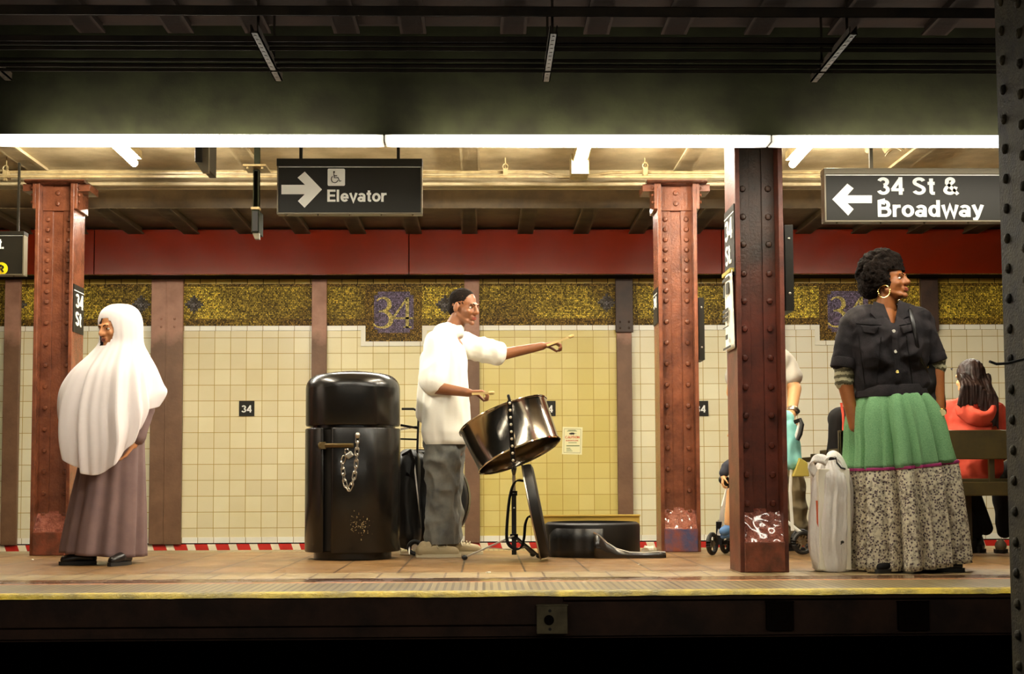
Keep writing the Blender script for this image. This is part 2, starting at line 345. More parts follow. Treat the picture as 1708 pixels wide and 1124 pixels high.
class MB:
    def __init__(s): s.bm = bmesh.new(); s.mi = 0
    def face(s, vs):
        try:
            f = s.bm.faces.new(vs); f.material_index = s.mi; return f
        except ValueError: return None
    def box(s, x0, x1, y0, y1, z0, z1, rot=None, c=None):
        v = [Vector((x, y, z)) for z in (z0, z1) for y in (y0, y1) for x in (x0, x1)]
        if rot is not None:
            c = Vector(c) if c is not None else Vector(((x0+x1)/2, (y0+y1)/2, (z0+z1)/2))
            v = [rot @ (p - c) + c for p in v]
        b = [s.bm.verts.new(p) for p in v]
        for q in ((0, 2, 3, 1), (4, 5, 7, 6), (0, 1, 5, 4), (2, 6, 7, 3), (0, 4, 6, 2), (1, 3, 7, 5)): s.face([b[i] for i in q])
        return s
    def bar(s, p0, p1, w, h, up=None):
        p0, p1 = Vector(p0), Vector(p1); d = (p1 - p0).normalized()
        if up is None: u, v = frame_for(d)
        else: u = d.cross(Vector(up)).normalized(); v = u.cross(d).normalized()
        r = []
        for p in (p0, p1):
            r.append([s.bm.verts.new(p + u*a*w/2 + v*b*h/2) for a, b in ((-1, -1), (1, -1), (1, 1), (-1, 1))])
        for i in range(4): s.face([r[0][i], r[0][(i+1) % 4], r[1][(i+1) % 4], r[1][i]])
        s.face(r[0][::-1]); s.face(r[1]); return s
    def tube(s, pts, r, n=10, closed=False, caps=True):
        pts = [Vector(p) for p in pts]; rings = []; L = len(pts); up = None
        for i, p in enumerate(pts):
            a = pts[(i-1) % L] if (i > 0 or closed) else p; b = pts[(i+1) % L] if (i < L-1 or closed) else p
            d = (b - a).normalized()
            if up is None: u, v = frame_for(d); up = v
            else:
                u = d.cross(up); u = u.normalized() if u.length > 1e-6 else frame_for(d)[0]; v = u.cross(d).normalized(); up = v
            rr = r[i] if isinstance(r, (list, tuple)) else r
            rings.append([s.bm.verts.new(p + u*math.cos(t)*rr + v*math.sin(t)*rr) for t in [2*PI*k/n for k in range(n)]])
        for i in range(L if closed else L-1):
            A, B = rings[i], rings[(i+1) % L]
            for k in range(n): s.face([A[k], A[(k+1) % n], B[(k+1) % n], B[k]])
        if caps and not closed: s.face(rings[0][::-1]); s.face(rings[-1])
        return s
    def cyl(s, p0, p1, r0, r1=None, n=24): return s.tube([p0, p1], [r0, r0 if r1 is None else r1], n)
    def lathe(s, c, axis, prof, n=48, cap0=True, cap1=True):
        c = Vector(c); axis = Vector(axis).normalized(); u, v = frame_for(axis); rings = []
        for r, h in prof:
            rings.append([s.bm.verts.new(c + axis*h + (u*math.cos(t) + v*math.sin(t))*r) for t in [2*PI*k/n for k in range(n)]])
        for A, B in zip(rings, rings[1:]):
            for k in range(n): s.face([A[k], A[(k+1) % n], B[(k+1) % n], B[k]])
        if cap0: s.face(rings[0][::-1])
        if cap1: s.face(rings[-1])
        return s
    def ball(s, c, r, rot=None, n=12, half=None):
        c = Vector(c); rx, ry, rz = (r, r, r) if isinstance(r, (int, float)) else r
        rings = []; top = None
        for i in range(n//2 + 1):
            th = PI*i/(n//2)
            rings.append([Vector((rx*math.sin(th)*math.cos(2*PI*k/n), ry*math.sin(th)*math.sin(2*PI*k/n), rz*math.cos(th))) for k in range(n)])
        def w(p): return s.bm.verts.new(c + (rot @ p if rot is not None else p))
        vr = []
        for i, rg in enumerate(rings):
            vr.append([w(rg[0])] if i in (0, n//2) else [w(p) for p in rg])
        for i in range(n//2):
            A, B = vr[i], vr[i+1]
            for k in range(n):
                if len(A) == 1: s.face([A[0], B[k], B[(k+1) % n]])
                elif len(B) == 1: s.face([A[k], B[0], A[(k+1) % n]])
                else: s.face([A[k], B[k], B[(k+1) % n], A[(k+1) % n]])
        return s
    def cap(s, a, b, r0, r1=None, n=14):
        """tapered limb with round ends"""
        a, b = Vector(a), Vector(b); r1 = r0 if r1 is None else r1; d = b - a
        L = d.length
        if L < 1e-6: return s.ball(a, r0, n=n)
        prof = []
        for i in range(5): t = PI/2*(1 - i/4); prof.append((r0*math.cos(t) + 1e-4, -r0*math.sin(t)))
        for i in range(5): t = PI/2*i/4; prof.append((r1*math.cos(t) + 1e-4, L + r1*math.sin(t)))
        return s.lathe(a, d, prof, n)
    def prism(s, poly, y0, y1, frame=None):
        """outline in x, z given depth from y0 to y1; frame maps (x, y, z) elsewhere"""
        f = frame or (lambda p: p)
        A = [s.bm.verts.new(f(Vector((x, y0, z)))) for x, z in poly]; B = [s.bm.verts.new(f(Vector((x, y1, z)))) for x, z in poly]
        n = len(poly); s.face(A); s.face(B[::-1])
        for i in range(n): s.face([A[i], B[i], B[(i+1) % n], A[(i+1) % n]])
        return s
    def grid(s, rows, closed=True):
        V = [[s.bm.verts.new(p) for p in r] for r in rows]
        for A, B in zip(V, V[1:]):
            n = len(A)
            for k in range(n if closed else n-1): s.face([A[k], A[(k+1) % n], B[(k+1) % n], B[k]])
        return V
    def build(s, name, m, parent=None, origin=None, bevel=0, smooth=True, solid=0, sub=0):
        bmesh.ops.recalc_face_normals(s.bm, faces=s.bm.faces)
        me = bpy.data.meshes.new(name); s.bm.to_mesh(me); s.bm.free()
        if smooth: me.shade_smooth()
        o = link_mesh(name, me, m, parent, origin, smooth)
        if solid: k = o.modifiers.new('solid', 'SOLIDIFY'); k.thickness = solid; k.offset = 0
        if bevel:
            k = o.modifiers.new('bevel', 'BEVEL'); k.width = bevel; k.segments = 2; k.limit_method = 'ANGLE'; k.angle_limit = R(40)
        if sub: k = o.modifiers.new('sub', 'SUBSURF'); k.levels = sub; k.render_levels = sub
        return o
def blob(mb, name, m, parent=None, voxel=.007, smooth=3, fold=0, fold_scale=(6, 6, 6), origin=None, fs=.5, cut=None):
    """fuse the limbs in mb into ONE continuous skin, smooth it and let cloth folds in"""
    me = bpy.data.meshes.new('tmp'); bmesh.ops.recalc_face_normals(mb.bm, faces=mb.bm.faces)
    mb.bm.to_mesh(me); mb.bm.free()
    o = bpy.data.objects.new('tmp', me); COL.objects.link(o)
    k = o.modifiers.new('r', 'REMESH'); k.mode = 'VOXEL'; k.voxel_size = voxel; k.use_smooth_shade = True
    if smooth: k = o.modifiers.new('s', 'SMOOTH'); k.factor = fs; k.iterations = smooth
    dg = bpy.context.evaluated_depsgraph_get(); dg.update()
    out = bpy.data.meshes.new_from_object(o.evaluated_get(dg)); bpy.data.objects.remove(o); bpy.data.meshes.remove(me)
    out.name = name
    if fold:
        nv = [v.normal.copy() for v in out.vertices]
        for v, n in zip(out.vertices, nv):
            q = Vector((v.co.x*fold_scale[0], v.co.y*fold_scale[1], v.co.z*fold_scale[2]))
            a = noise.noise(q) ; b = noise.noise(q*2.3 + Vector((5, 1, 2)))
            v.co += n*fold*((1 - 2*abs(a)*2) * .6 + b*.5)
    out.shade_smooth() if hasattr(out, 'shade_smooth') else None
    return link_mesh(name, out, m, parent, origin, smooth=False)
def _arc(cx, cy, rx, ry, a0, a1, n=14):
    return [(cx + rx*math.cos(R(a0 + (a1-a0)*i/n)), cy + ry*math.sin(R(a0 + (a1-a0)*i/n))) for i in range(n+1)]
GLYPH = {   # strokes of a heavy sans serif, capitals one unit high: (advance, strokes)
 'E': (.64, [[(.085, 0), (.085, 1)], [(0, .085), (.58, .085)], [(0, .51), (.54, .51)], [(0, .915), (.58, .915)]]),
 'l': (.25, [[(.085, 0), (.085, 1)]]), 'I': (.27, [[(.085, 0), (.085, 1)]]),
 'e': (.61, [_arc(.29, .355, .205, .275, -38, -340, 24) + [], [(.1, .35), (.57, .35)]]),
 'v': (.56, [[(.06, .72), (.275, .03), (.49, .72)]]), 'o': (.62, [_arc(.295, .36, .21, .275, 0, 360, 26)]),
 'a': (.60, [[(.46, 0), (.46, .45)] + _arc(.28, .47, .18, .165, 0, 155, 10), _arc(.24, .215, .165, .14, 0, 360, 18)]),
 't': (.38, [[(.17, .93), (.17, .14), (.22, .085), (.33, .085)], [(.01, .655), (.33, .655)]]),
 'r': (.41, [[(.085, 0), (.085, .72)], [(.085, .42), (.13, .56), (.22, .635), (.38, .645)]]),
 '3': (.62, [_arc(.28, .735, .185, .18, 160, -82), _arc(.28, .285, .205, .20, 85, -165, 16)]),
 '4': (.62, [[(.43, 0), (.43, 1)], [(.43, .93), (.06, .29)], [(.01, .29), (.58, .29)]]),
 'S': (.68, [_arc(.32, .735, .21, .18, 18, 215, 14) + _arc(.31, .285, .225, .20, 62, -160, 14)[0:]]),
 '&': (.78, [[(.66, .02), (.17, .66)] + _arc(.32, .79, .145, .13, 190, -50, 12) + [(.15, .42)] + _arc(.29, .255, .21, .175, 140, 330, 12) + [(.58, .46)]]),
 'B': (.69, [[(.085, 0), (.085, 1)], [(.0, .915), (.34, .915)] + _arc(.34, .715, .17, .20, 90, -90, 10) + [(.0, .515)], [(.34, .515)] + _arc(.36, .30, .20, .215, 90, -90, 10) + [(.0, .085)]]),
 'd': (.62, [_arc(.27, .36, .185, .275, 0, 360, 24), [(.475, 0), (.475, 1)]]),
 'w': (.80, [[(.06, .72), (.215, .04), (.395, .66), (.575, .04), (.73, .72)]]),
 'y': (.57, [[(.06, .72), (.285, .06)], [(.49, .72), (.27, .02), (.2, -.12), (.05, -.13)]]),
 'R': (.70, [[(.085, 0), (.085, 1)], [(.0, .915), (.36, .915)] + _arc(.36, .70, .18, .215, 90, -90, 10) + [(.0, .485)], [(.34, .48), (.56, 0)]]),
 'C': (.70, [_arc(.36, .5, .27, .42, 42, 318, 20)]), 'O': (.74, [_arc(.36, .5, .275, .42, 0, 360, 26)]),
 'A': (.68, [[(.05, 0), (.335, .98), (.62, 0)], [(.16, .28), (.52, .28)]]), 'N': (.70, [[(.085, 0), (.085, 1)], [(.09, .97), (.52, .03)], [(.53, 0), (.53, 1)]]),
 'U': (.68, [[(.085, 1)] + _arc(.31, .32, .225, .235, 180, 360, 12) + [(.535, 1)]]), 'T': (.62, [[(0, .915), (.6, .915)], [(.3, 0), (.3, 1)]]),
 'D': (.70, [[(.085, 0), (.085, 1)], [(0, .915), (.28, .915)] + _arc(.28, .5, .26, .415, 90, -90, 14) + [(0, .085)]]),
 '.': (.24, [[(.08, 0), (.08, .17)]]), ' ': (.3, []),
}
def stroke(mb, pts, wds, y0, y1):
    """ribbon of varying width with mitred corners, given depth from y0 to y1"""
    L, Rr = [], []; n = len(pts)
    loop = n > 3 and (Vector(pts[0]) - Vector(pts[-1])).length < 1e-4
    for i, p in enumerate(pts):
        p = Vector(p)
        a = Vector(pts[i-1]) if i > 0 else (Vector(pts[-2]) if loop else None)
        b = Vector(pts[i+1]) if i < n-1 else (Vector(pts[1]) if loop else None)
        d1 = (p - a).normalized() if a is not None else None; d2 = (b - p).normalized() if b is not None else None
        d = d1 if d2 is None else d2 if d1 is None else (d1 + d2).normalized() if (d1 + d2).length > 1e-4 else d1
        c = max(.45, d.dot(d2 if d2 is not None else d1)); nrm = Vector((-d.y, d.x))/c
        L.append(p + nrm*wds[i]/2); Rr.append(p - nrm*wds[i]/2)
    for i in range(n-1):
        mb.prism([tuple(L[i]), tuple(L[i+1]), tuple(Rr[i+1]), tuple(Rr[i])], y0 - .00004*(i % 7), y1)
def text_mesh(txt, size=.1, bold=0, depth=.003, spacing=1.0):
    """lettering in x, z with the baseline at z = 0 and the left edge at x = 0"""
    mb = MB(); x = 0
    k_ = 0
    for ch in txt:
        adv, sts = GLYPH[ch]
        for st in sts:
            k_ += 1; lift = .0004*(k_ % 5)
            if st: stroke(mb, [((x + px_)*size, pz*size) for px_, pz in st], [.17*size]*len(st), -depth/2 - lift, depth/2)
        x += adv*spacing + .02
    bmesh.ops.recalc_face_normals(mb.bm, faces=mb.bm.faces)
    me = bpy.data.meshes.new('lettering'); mb.bm.to_mesh(me); mb.bm.free()
    return me
def text(name, txt, x, y, z, m, parent, width=None, height=None, size=.1, bold=0, depth=.003, spacing=1.0, xf=None):
    """lettering whose left baseline point is at x, y, z, fitted to a width and capital height"""
    me = text_mesh(txt, size, bold, depth, spacing)
    w = max(v.co.x for v in me.vertices); h = size if txt[0] != 't' else size*.93
    sx = width/w if width else 1; sz = height/h if height else sx
    me.transform(Matrix.Diagonal((sx, 1, sz, 1)))
    me.transform(xf if xf is not None else Matrix.Translation((x, y, z)))
    return link_mesh(name, me, m, parent, smooth=False)
def struct(o): o['kind'] = 'structure'; return o
# ================================================================== THE SETTING
D_EDGE, D_BACK, D_WALL = 5.87, 9.72, 13.0
XL, XR = -6.6, 6.9
def zat(py, D): return P(800, py, D).z
# platform
def slab(name, y0, y1, m, z1=0.0, z0=-.03): return struct(MB().box(XL, XR, y0, y1, z0, z1).build(name, m, smooth=False))
struct(MB().box(XL, XR, D_EDGE + .05, D_BACK, -.20, -.03).build('floor', M['edge_wood'], smooth=False))
slab('floor_edge_strip', D_EDGE + .05, 6.46, M['ribbed_strip'])
slab('floor_orange_line', 6.46, 6.50, M['orange_line'])
slab('floor_glazed_strip', 6.50, 6.76, M['glazed_strip'])
slab('floor_grey_tiles', 6.76, 7.16, M['paving_grey'])
slab('floor_tiles', 7.16, 9.42, M['paving'])
slab('floor_far_strip', 9.42, D_BACK, M['ribbed_strip'])
# yellow nosing and its uneven paint
nb = MB(); n = 300; rows = []
for i in range(n + 1):
    x = XL + (XR - XL)*i/n; e = .003*noise.noise(Vector((x*3, 0, 0))) + .002*noise.noise(Vector((x*17, 3, 0)))
    rows.append([Vector((x, D_EDGE + .055, .0)), Vector((x, D_EDGE + .05, .003)), Vector((x, D_EDGE + .036 + e, .002)), Vector((x, D_EDGE + .016 + e, -.006)), Vector((x, D_EDGE + e, -.021 + e*1.3)), Vector((x, D_EDGE + .05, -.026)), Vector((x, D_EDGE + .056, -.01))])
nb.grid(rows)
struct(nb.build('trim_1', M['yellow_edge']))
# fascia timbers under the nosing
XA = P(940, 1000, D_EDGE + .03).x
zf = zat(1042, D_EDGE + .03); zf2 = zat(1064, D_EDGE + .1)
fb = MB().box(XL, XA, D_EDGE + .02, D_EDGE + .07, zf, -.024).box(XA, XR, D_EDGE + .02, D_EDGE + .07, zat(1003, D_EDGE), -.024)
struct(fb.build('trim_2', M['edge_wood'], bevel=.004, smooth=False))
fb = MB().box(XL, XR, D_EDGE + .075, D_EDGE + .16, zf2, -.03)
for px in range(-400, 2000, 163):
    x = P(px, 1000, D_EDGE).x; fb.box(x, x + .01, D_EDGE + .07, D_EDGE + .08, zf2, zf)
struct(fb.build('trim_3', M['edge_wood'], smooth=False))
struct(MB().box(XL, XR, D_EDGE + 1.2, D_EDGE + 1.3, -1.25, -.2).build('wall_under_platform', M['soot'], smooth=False))
struct(MB().box(XL, XR, -1.0, D_EDGE + 1.2, -1.35, -1.25).box(XL, XR, D_BACK - .5, D_WALL, -1.35, -1.25).build('floor_trackbed', M['ballast'], smooth=False))
struct(MB().box(XL, XR, D_BACK - .55, D_BACK - .5, -1.3, -.2).build('wall_under_far_edge', M['soot'], smooth=False))
# bracket plate on the fascia
def fascia_plate(x0, x1, y0, y1, D, label, m, inner=False):
    a, b = P(x0, y0, D), P(x1, y1, D)
    r = thing('bracket_plate', ((a.x + b.x)/2, D, b.z), label, 'plate', None)
    mb = MB().box(a.x, b.x, D, D + .03, b.z, a.z).box(a.x - .003, b.x + .003, D + .004, D + .03, a.z, a.z + .008)
    mb.build('plate', m, r, bevel=.002, smooth=False)
    cx, cz = (a.x + b.x)/2 - .01, (a.z + b.z)/2
    h = (a.z - b.z)
    if inner:
        MB().box(cx - h*.28, cx + h*.34, D - .008, D, cz - h*.25, cz + h*.28).build('raised_pad', m, r, bevel=.004, smooth=False)
    else:
        for dz, rr in ((.33, .007), (-.33, .007)): MB().cyl((cx, D - .002, cz + dz*h), (cx, D + .002, cz + dz*h), rr).build('bolt_hole', M['rubber'], r)
        MB().cyl((cx - .004, D - .006, cz), (cx - .004, D, cz), .022).build('bolt', M['soot'], r)
fascia_plate(895, 947, 1011, 1057, D_EDGE - .005, 'weathered steel plate with a round bolt below the yellow platform edge', M['edge_plate'])
fascia_plate(1279, 1325, 1006, 1051, D_EDGE + .02, 'dark square plate with raised pad on the fascia below the dark front column', M['soot'], True)
fascia_plate(1499, 1551, 1006, 1051, D_EDGE + .02, "dark square plate with raised pad on the fascia below the long skirt", M['soot'], True)
# rails of the nearer track
for y, lab in ((3.4, 'further rail of the near track'), (1.96, 'nearer rail of the near track')):
    r = MB(); r.box(XL, XR, y - .035, y + .035, -1.06, -1.02).box(XL, XR, y - .01, y + .01, -1.2, -1.05).box(XL, XR, y - .07, y + .07, -1.25, -1.19)
    tag(r.build('running_rail', M['rail'], origin=(0, y, -1.25)), 'steel ' + lab + ' down in the dark', 'rail')
# ---- far wall
wx = [P(px, 700, D_WALL).x for px in (-250, 262, 532, 787, 1043, 1300, 1555, 1850)]
xe = [wx[0]] + wx[1:-1] + [wx[-1]]
ztile0, ztile1 = zat(903, D_WALL), zat(551, D_WALL)
zw0, zw1 = zat(893.5, D_WALL), zat(543, D_WALL)
tone = [((236, 226, 190), (226, 214, 176)), ((234, 220, 176), (224, 208, 164)), ((236, 222, 172), (228, 212, 158)),
        ((224, 204, 126), (214, 192, 110)), ((238, 228, 190), (228, 216, 176)), ((240, 232, 206), (232, 222, 194)), ((240, 230, 200), (232, 220, 186))]
# vertical joints fall on these pixel columns
joff = -P(304, 700, D_WALL).x
zoff = -zat(693.5, D_WALL)
for i in range(7):
    a, b = xe[i], xe[i+1]
    m = tile_mat('wall_tile_%d' % i, lin(tone[i][0]), lin(tone[i][1]), lin((176, 142, 64)), off=(joff + .1556*60, zoff + .1556*60), dirt=(.9, .86, .74))
    struct(MB().box(a, b, D_WALL, D_WALL + .1, zw0, ztile1).build('wall_back' if i == 0 else 'wall_back_%d' % i, m, smooth=False))
struct(MB().box(XL-2, XR+3, D_WALL - .012, D_WALL + .1, ztile0, zw0).build('trim_4', M['white_tile'], smooth=False))
struct(MB().box(XL-2, XR+3, D_WALL - .02, D_WALL + .1, zat(905, D_WALL), ztile0).build('trim_5', M['soot'], smooth=False))
struct(MB().box(XL-2, XR+3, D_WALL - .03, D_WALL + .1, zat(918, D_WALL), zat(905, D_WALL)).build('trim_6', M['warning_stripes'], smooth=False))
struct(MB().box(XL-2, XR+3, D_WALL - .05, D_WALL + .1, -1.25, zat(918, D_WALL)).build('wall_track_base', M['soot'], smooth=False))
# mosaic band with the stepped-down number panels
zm0, zm1 = zat(543, D_WALL), zat(473, D_WALL)
struct(MB().box(XL-2, XR+3, D_WALL, D_WALL + .1, ztile1, zat(440, D_WALL)).build('wall_mosaic_backing', M['soot'], smooth=False))
struct(MB().box(XL-2, XR+3, D_WALL - .006, D_WALL + .1, zw1, zm1).build('trim_7', M['mosaic'], smooth=False))
struct(MB().box(XL-2, XR+3, D_WALL - .007, D_WALL, zm1 - .03, zm1).box(XL-2, XR+3, D_WALL - .007, D_WALL, zm0, zm0 + .07).build('trim_8', M['mosaic_brown'], smooth=False))
struct(MB().box(XL-2, XR+3, D_WALL - .012, D_WALL + .1, zm1, zat(463, D_WALL)).build('trim_9', M['gold_tile'], smooth=False))
struct(MB().box(XL-2, XR+3, D_WALL - .035, D_WALL + .1, zat(463, D_WALL), zat(456, D_WALL)).build('trim_10', M['dark_pipe'], bevel=.004, smooth=False))
PANEL = [(602, 712), (1359, 1470)]
px_edges = []
wb = MB(); t = .046
segs = []; last = XL - 2
for a, b in PANEL:
    xa, xb = P(a, 560, D_WALL).x, P(b, 560, D_WALL).x; segs.append((last, xa + t)); last = xb - t
    zb = zat(577, D_WALL)
    wb.box(xa, xa + t, D_WALL - .012, D_WALL, zb + t, ztile1).box(xb - t, xb, D_WALL - .012, D_WALL, zb + t, ztile1).box(xa, xb, D_WALL - .012, D_WALL, zb, zb + t)
segs.append((last, XR + 3))
for a, b in segs: wb.box(a, b, D_WALL - .012, D_WALL, ztile1, zw1)
struct(wb.build('trim_11', M['white_tile'], smooth=False))
for k, (a, b) in enumerate(PANEL):
    xa, xb = P(a, 560, D_WALL).x + t, P(b, 560, D_WALL).x - t; zb = zat(577, D_WALL) + t
    lab = ['purple mosaic panel with a gold 34 on the wall above the black trash can', 'purple mosaic panel with a gold 34 on the wall partly behind the denim jacket']
    r = thing('station_number_mosaic', ((xa + xb)/2, D_WALL, zb), lab[k], 'mosaic')
    y = D_WALL - .012
    zt = zm1 - .02
    MB().box(xa, xb, y, D_WALL, zb, zt).build('brown_border', M['mosaic_brown'], r, smooth=False)
    x0, x1, z0, z1 = xa + .085, xb - .085, zb + .085, zt - .06
    c = .035
    MB().prism([(x0+c, z0), (x1-c, z0), (x1-c, z0+c), (x1, z0+c), (x1, z1-c), (x1-c, z1-c), (x1-c, z1), (x0+c, z1), (x0+c, z1-c), (x0, z1-c), (x0, z0+c), (x0+c, z0+c)], y - .003, y).build('purple_field', M['mosaic_purple'], r, smooth=False)
    dg = MB(); h = (z1 - z0)*.74; zc = (z0 + z1)/2 - .005; cx = (x0 + x1)/2
    yy0, yy1 = y - .006, y - .003
    # numeral 3: two open bowls that swell to the right
    pts, wd = [], []
    for i in range(15):
        tt = R(150 - i*(250/14)); rr = h*.215
        pts.append((cx - h*.36 + rr*1.02*math.cos(tt), zc + h*.27 + rr*math.sin(tt))); wd.append(h*(.055 + .085*max(0, math.cos(tt))))
    stroke(dg, pts, wd, yy0, yy1); pts, wd = [], []
    for i in range(17):
        tt = R(105 - i*(255/16)); rr = h*.27
        pts.append((cx - h*.40 + rr*1.15*math.cos(tt), zc - h*.22 + rr*math.sin(tt))); wd.append(h*(.05 + .10*max(0, math.cos(tt))))
    stroke(dg, pts, wd, yy0, yy1)
    # numeral 4: slim diagonal, thick stem, serif foot
    sx = cx + h*.44
    dg.prism([(sx - h*.055, zc - h*.5), (sx + h*.055, zc - h*.5), (sx + h*.055, zc + h*.52), (sx - h*.055, zc + h*.44)], yy0, yy1)
    stroke(dg, [(sx, zc + h*.48), (sx - h*.46, zc - h*.17)], [h*.065]*2, yy0, yy1)
    dg.box(sx - h*.50, sx + h*.19, yy0, yy1, zc - h*.215, zc - h*.15)
    dg.box(sx - h*.13, sx + h*.13, yy0, yy1, zc - h*.5, zc - h*.455)
    dg.build('gold_numerals', M['mosaic_gold'], r, smooth=False)
# lozenges set into the band
for k, (px, py) in enumerate([(236, 508), (324, 508), (1012, 505), (1106, 505), (30, 508), (742, 508)]):
    p = P(px, py, D_WALL); r = .085
    near = ['beside the wide double pilaster, on its left', 'beside the wide double pilaster, on its right', 'left of the pilaster with the dark top', 'right of the pilaster with the dark top', 'near the left edge, behind the left column', 'behind the man in the white shirt'][k]
    mb = MB()
    for i in range(-3, 4):
        for j in range(-3, 4):
            if abs(i) + abs(j) <= 3:
                q = .026; mb.box(p.x + i*q - q/2, p.x + i*q + q/2, D_WALL - .0085, D_WALL - .004, p.z + j*q - q/2, p.z + j*q + q/2)
    tag(mb.build('mosaic_lozenge', M['mosaic_blue'], origin=(p.x, D_WALL, p.z - r), smooth=False), 'blue stepped lozenge in the gold mosaic band ' + near, 'mosaic')
# pilasters along the wall
def pilaster(x0, x1, label, double=False, darktop=False, m=M['pilaster']):
    a, b = P(x0, 700, D_WALL - .06).x, P(x1, 700, D_WALL - .06).x; z0 = zat(905, D_WALL - .03); z1 = zat(452, D_WALL)
    r = thing('wall_pilaster', ((a+b)/2, D_WALL - .03, z0), label, 'pilaster')
    mb = MB().box(a, b, D_WALL - .06, D_WALL - .013, z0, z1)
    if double:
        c = (a+b)/2; mb.box(c - .012, c + .002, D_WALL - .068, D_WALL - .06, z0, z1)
        for dx in (-.055, .075):
            for zz in (zat(532, D_WALL), zat(545, D_WALL)):
                mb.ball((c + dx, D_WALL - .062, zz), .013, n=8)
    mb.build('shaft', m, r, bevel=.004)
    if darktop:
        zb = zat(556, D_WALL)
        mb = MB().box(a - .012, b + .012, D_WALL - .1, D_WALL - .06, zb, z1)
        for zz in (zb + .04, zb + .1):
            for x in (a + .03, b - .03): mb.ball((x, D_WALL - .1, zz), .012, n=8)
        mb.build('dark_top_bracket', M['pilaster_dark'], r, bevel=.003)
pilaster(4, 30, 'narrow brown pilaster on the tiled wall at the left edge')
pilaster(250, 303, 'wide double brown pilaster on the tiled wall right of the white headscarf', double=True)
pilaster(519, 544, 'narrow brown pilaster on the tiled wall behind the trash can lid')
pilaster(775, 800, 'narrow brown pilaster on the tiled wall behind the man in the white shirt')
pilaster(1030, 1055, 'narrow brown pilaster with a dark riveted top above the round black case', darktop=True)
pilaster(1286, 1311, 'narrow brown pilaster hidden behind the dark front column')
pilaster(1541, 1566, 'dark topped pilaster on the tiled wall behind the shoulder bag', darktop=True)
# red fascia panels in front of the wall
zr0, zr1 = zat(457, 12.6), zat(383, 12.6)
rx = [P(px, 420, 12.6).x for px in (-300, 157, 682, 1204, 1850)]
rl = ['left edge stretch behind the left column', 'stretch above the headscarf and the wide pilaster', 'stretch above the steel drum', 'stretch behind the arrow sign on the right']
for i in range(4):
    x0, x1 = rx[i] + .004, rx[i+1] - .004
    mb = MB().box(x0, x1, 12.6, 12.66, zr0, zr1).box(x0, x1, 12.585, 12.6, zr1 - .012, zr1)
    tag(mb.build('red_panel', M['red_panel'], origin=((x0+x1)/2, 12.6, zr0), bevel=.003, smooth=False), 'glossy dark red fascia panel, ' + rl[i], 'panel')
struct(MB().box(XL-2, XR+3, 12.66, 12.9, zr0 - .0, zr0 + .05).build('trim_12', M['soot'], smooth=False))
# ceilings
ZC, ZC2 = 2.72, zat(380, 12.6) + .0
struct(MB().box(XL-2, XR+3, 6.6, 9.5, ZC, ZC + .15).build('ceiling', M['ceiling'], smooth=False))
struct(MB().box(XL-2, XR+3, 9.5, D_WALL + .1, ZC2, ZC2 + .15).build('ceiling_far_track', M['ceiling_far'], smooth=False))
ZC3 = 2.78
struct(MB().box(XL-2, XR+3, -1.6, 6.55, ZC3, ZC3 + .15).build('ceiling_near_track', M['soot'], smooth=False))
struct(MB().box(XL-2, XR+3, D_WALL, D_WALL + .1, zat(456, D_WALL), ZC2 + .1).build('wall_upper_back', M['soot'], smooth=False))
# girder along the near edge, carrying the strip light
zg0, zg1 = zat(238, 6.55), zat(128, 6.55)
gb = MB().box(XL-2, XR+3, 6.53, 6.60, zg0, ZC3 + .1)
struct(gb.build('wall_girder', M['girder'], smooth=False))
# long girder above the back row of columns
zb0 = zat(313, 9.35)
gb = MB().box(XL-2, XR+3, 9.28, 9.42, zb0, zb0 + .02).box(XL-2, XR+3, 9.34, 9.36, zb0, ZC).box(XL-2, XR+3, 9.24, 9.46, zb0 + .065, zb0 + .08)
tag(gb.build('longitudinal_girder', M['ceiling'], origin=(0, 9.35, zb0), smooth=False), 'long tan steel girder resting on the back row of red columns', 'girder')
# cross beams
def beams(xs, y0, y1, z, w, h, m, group, lab):
    proto = None
    for x in xs:
        if proto is None:
            proto = MB().box(x - w/2, x + w/2, y0, y1, z - h, z + .01).box(x - w/2 - .015, x + w/2 + .015, y0, y1, z - h, z - h + .012).build('ceiling_beam', m, origin=(x, y0, z - h), smooth=False); o = proto
        else:
            o = proto.copy(); COL.objects.link(o); o.location.x = x
        tag(o, lab, 'beam', group)
beams([P(px, 281, 9.3).x for px in (-290, 68, 426, 785, 1137, 1490, 1840)], 6.62, 9.3, ZC, .105, .03, M['ceiling'], 'beams across the platform ceiling', 'tan beam crossing the lit platform ceiling above the conduits')
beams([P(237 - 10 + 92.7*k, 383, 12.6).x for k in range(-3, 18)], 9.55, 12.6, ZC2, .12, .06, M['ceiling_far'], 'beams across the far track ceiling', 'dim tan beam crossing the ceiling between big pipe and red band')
beams([P(px, 45, 6.0).x for px in (100, 260, 400, 560, 680, 860, 1010, 1150, 1300, 1450, 1620)], 2.0, 6.5, ZC3, .1, .05, M['soot'], 'beams across the near track ceiling', 'sooty beam crossing the dark near ceiling behind the pipes')
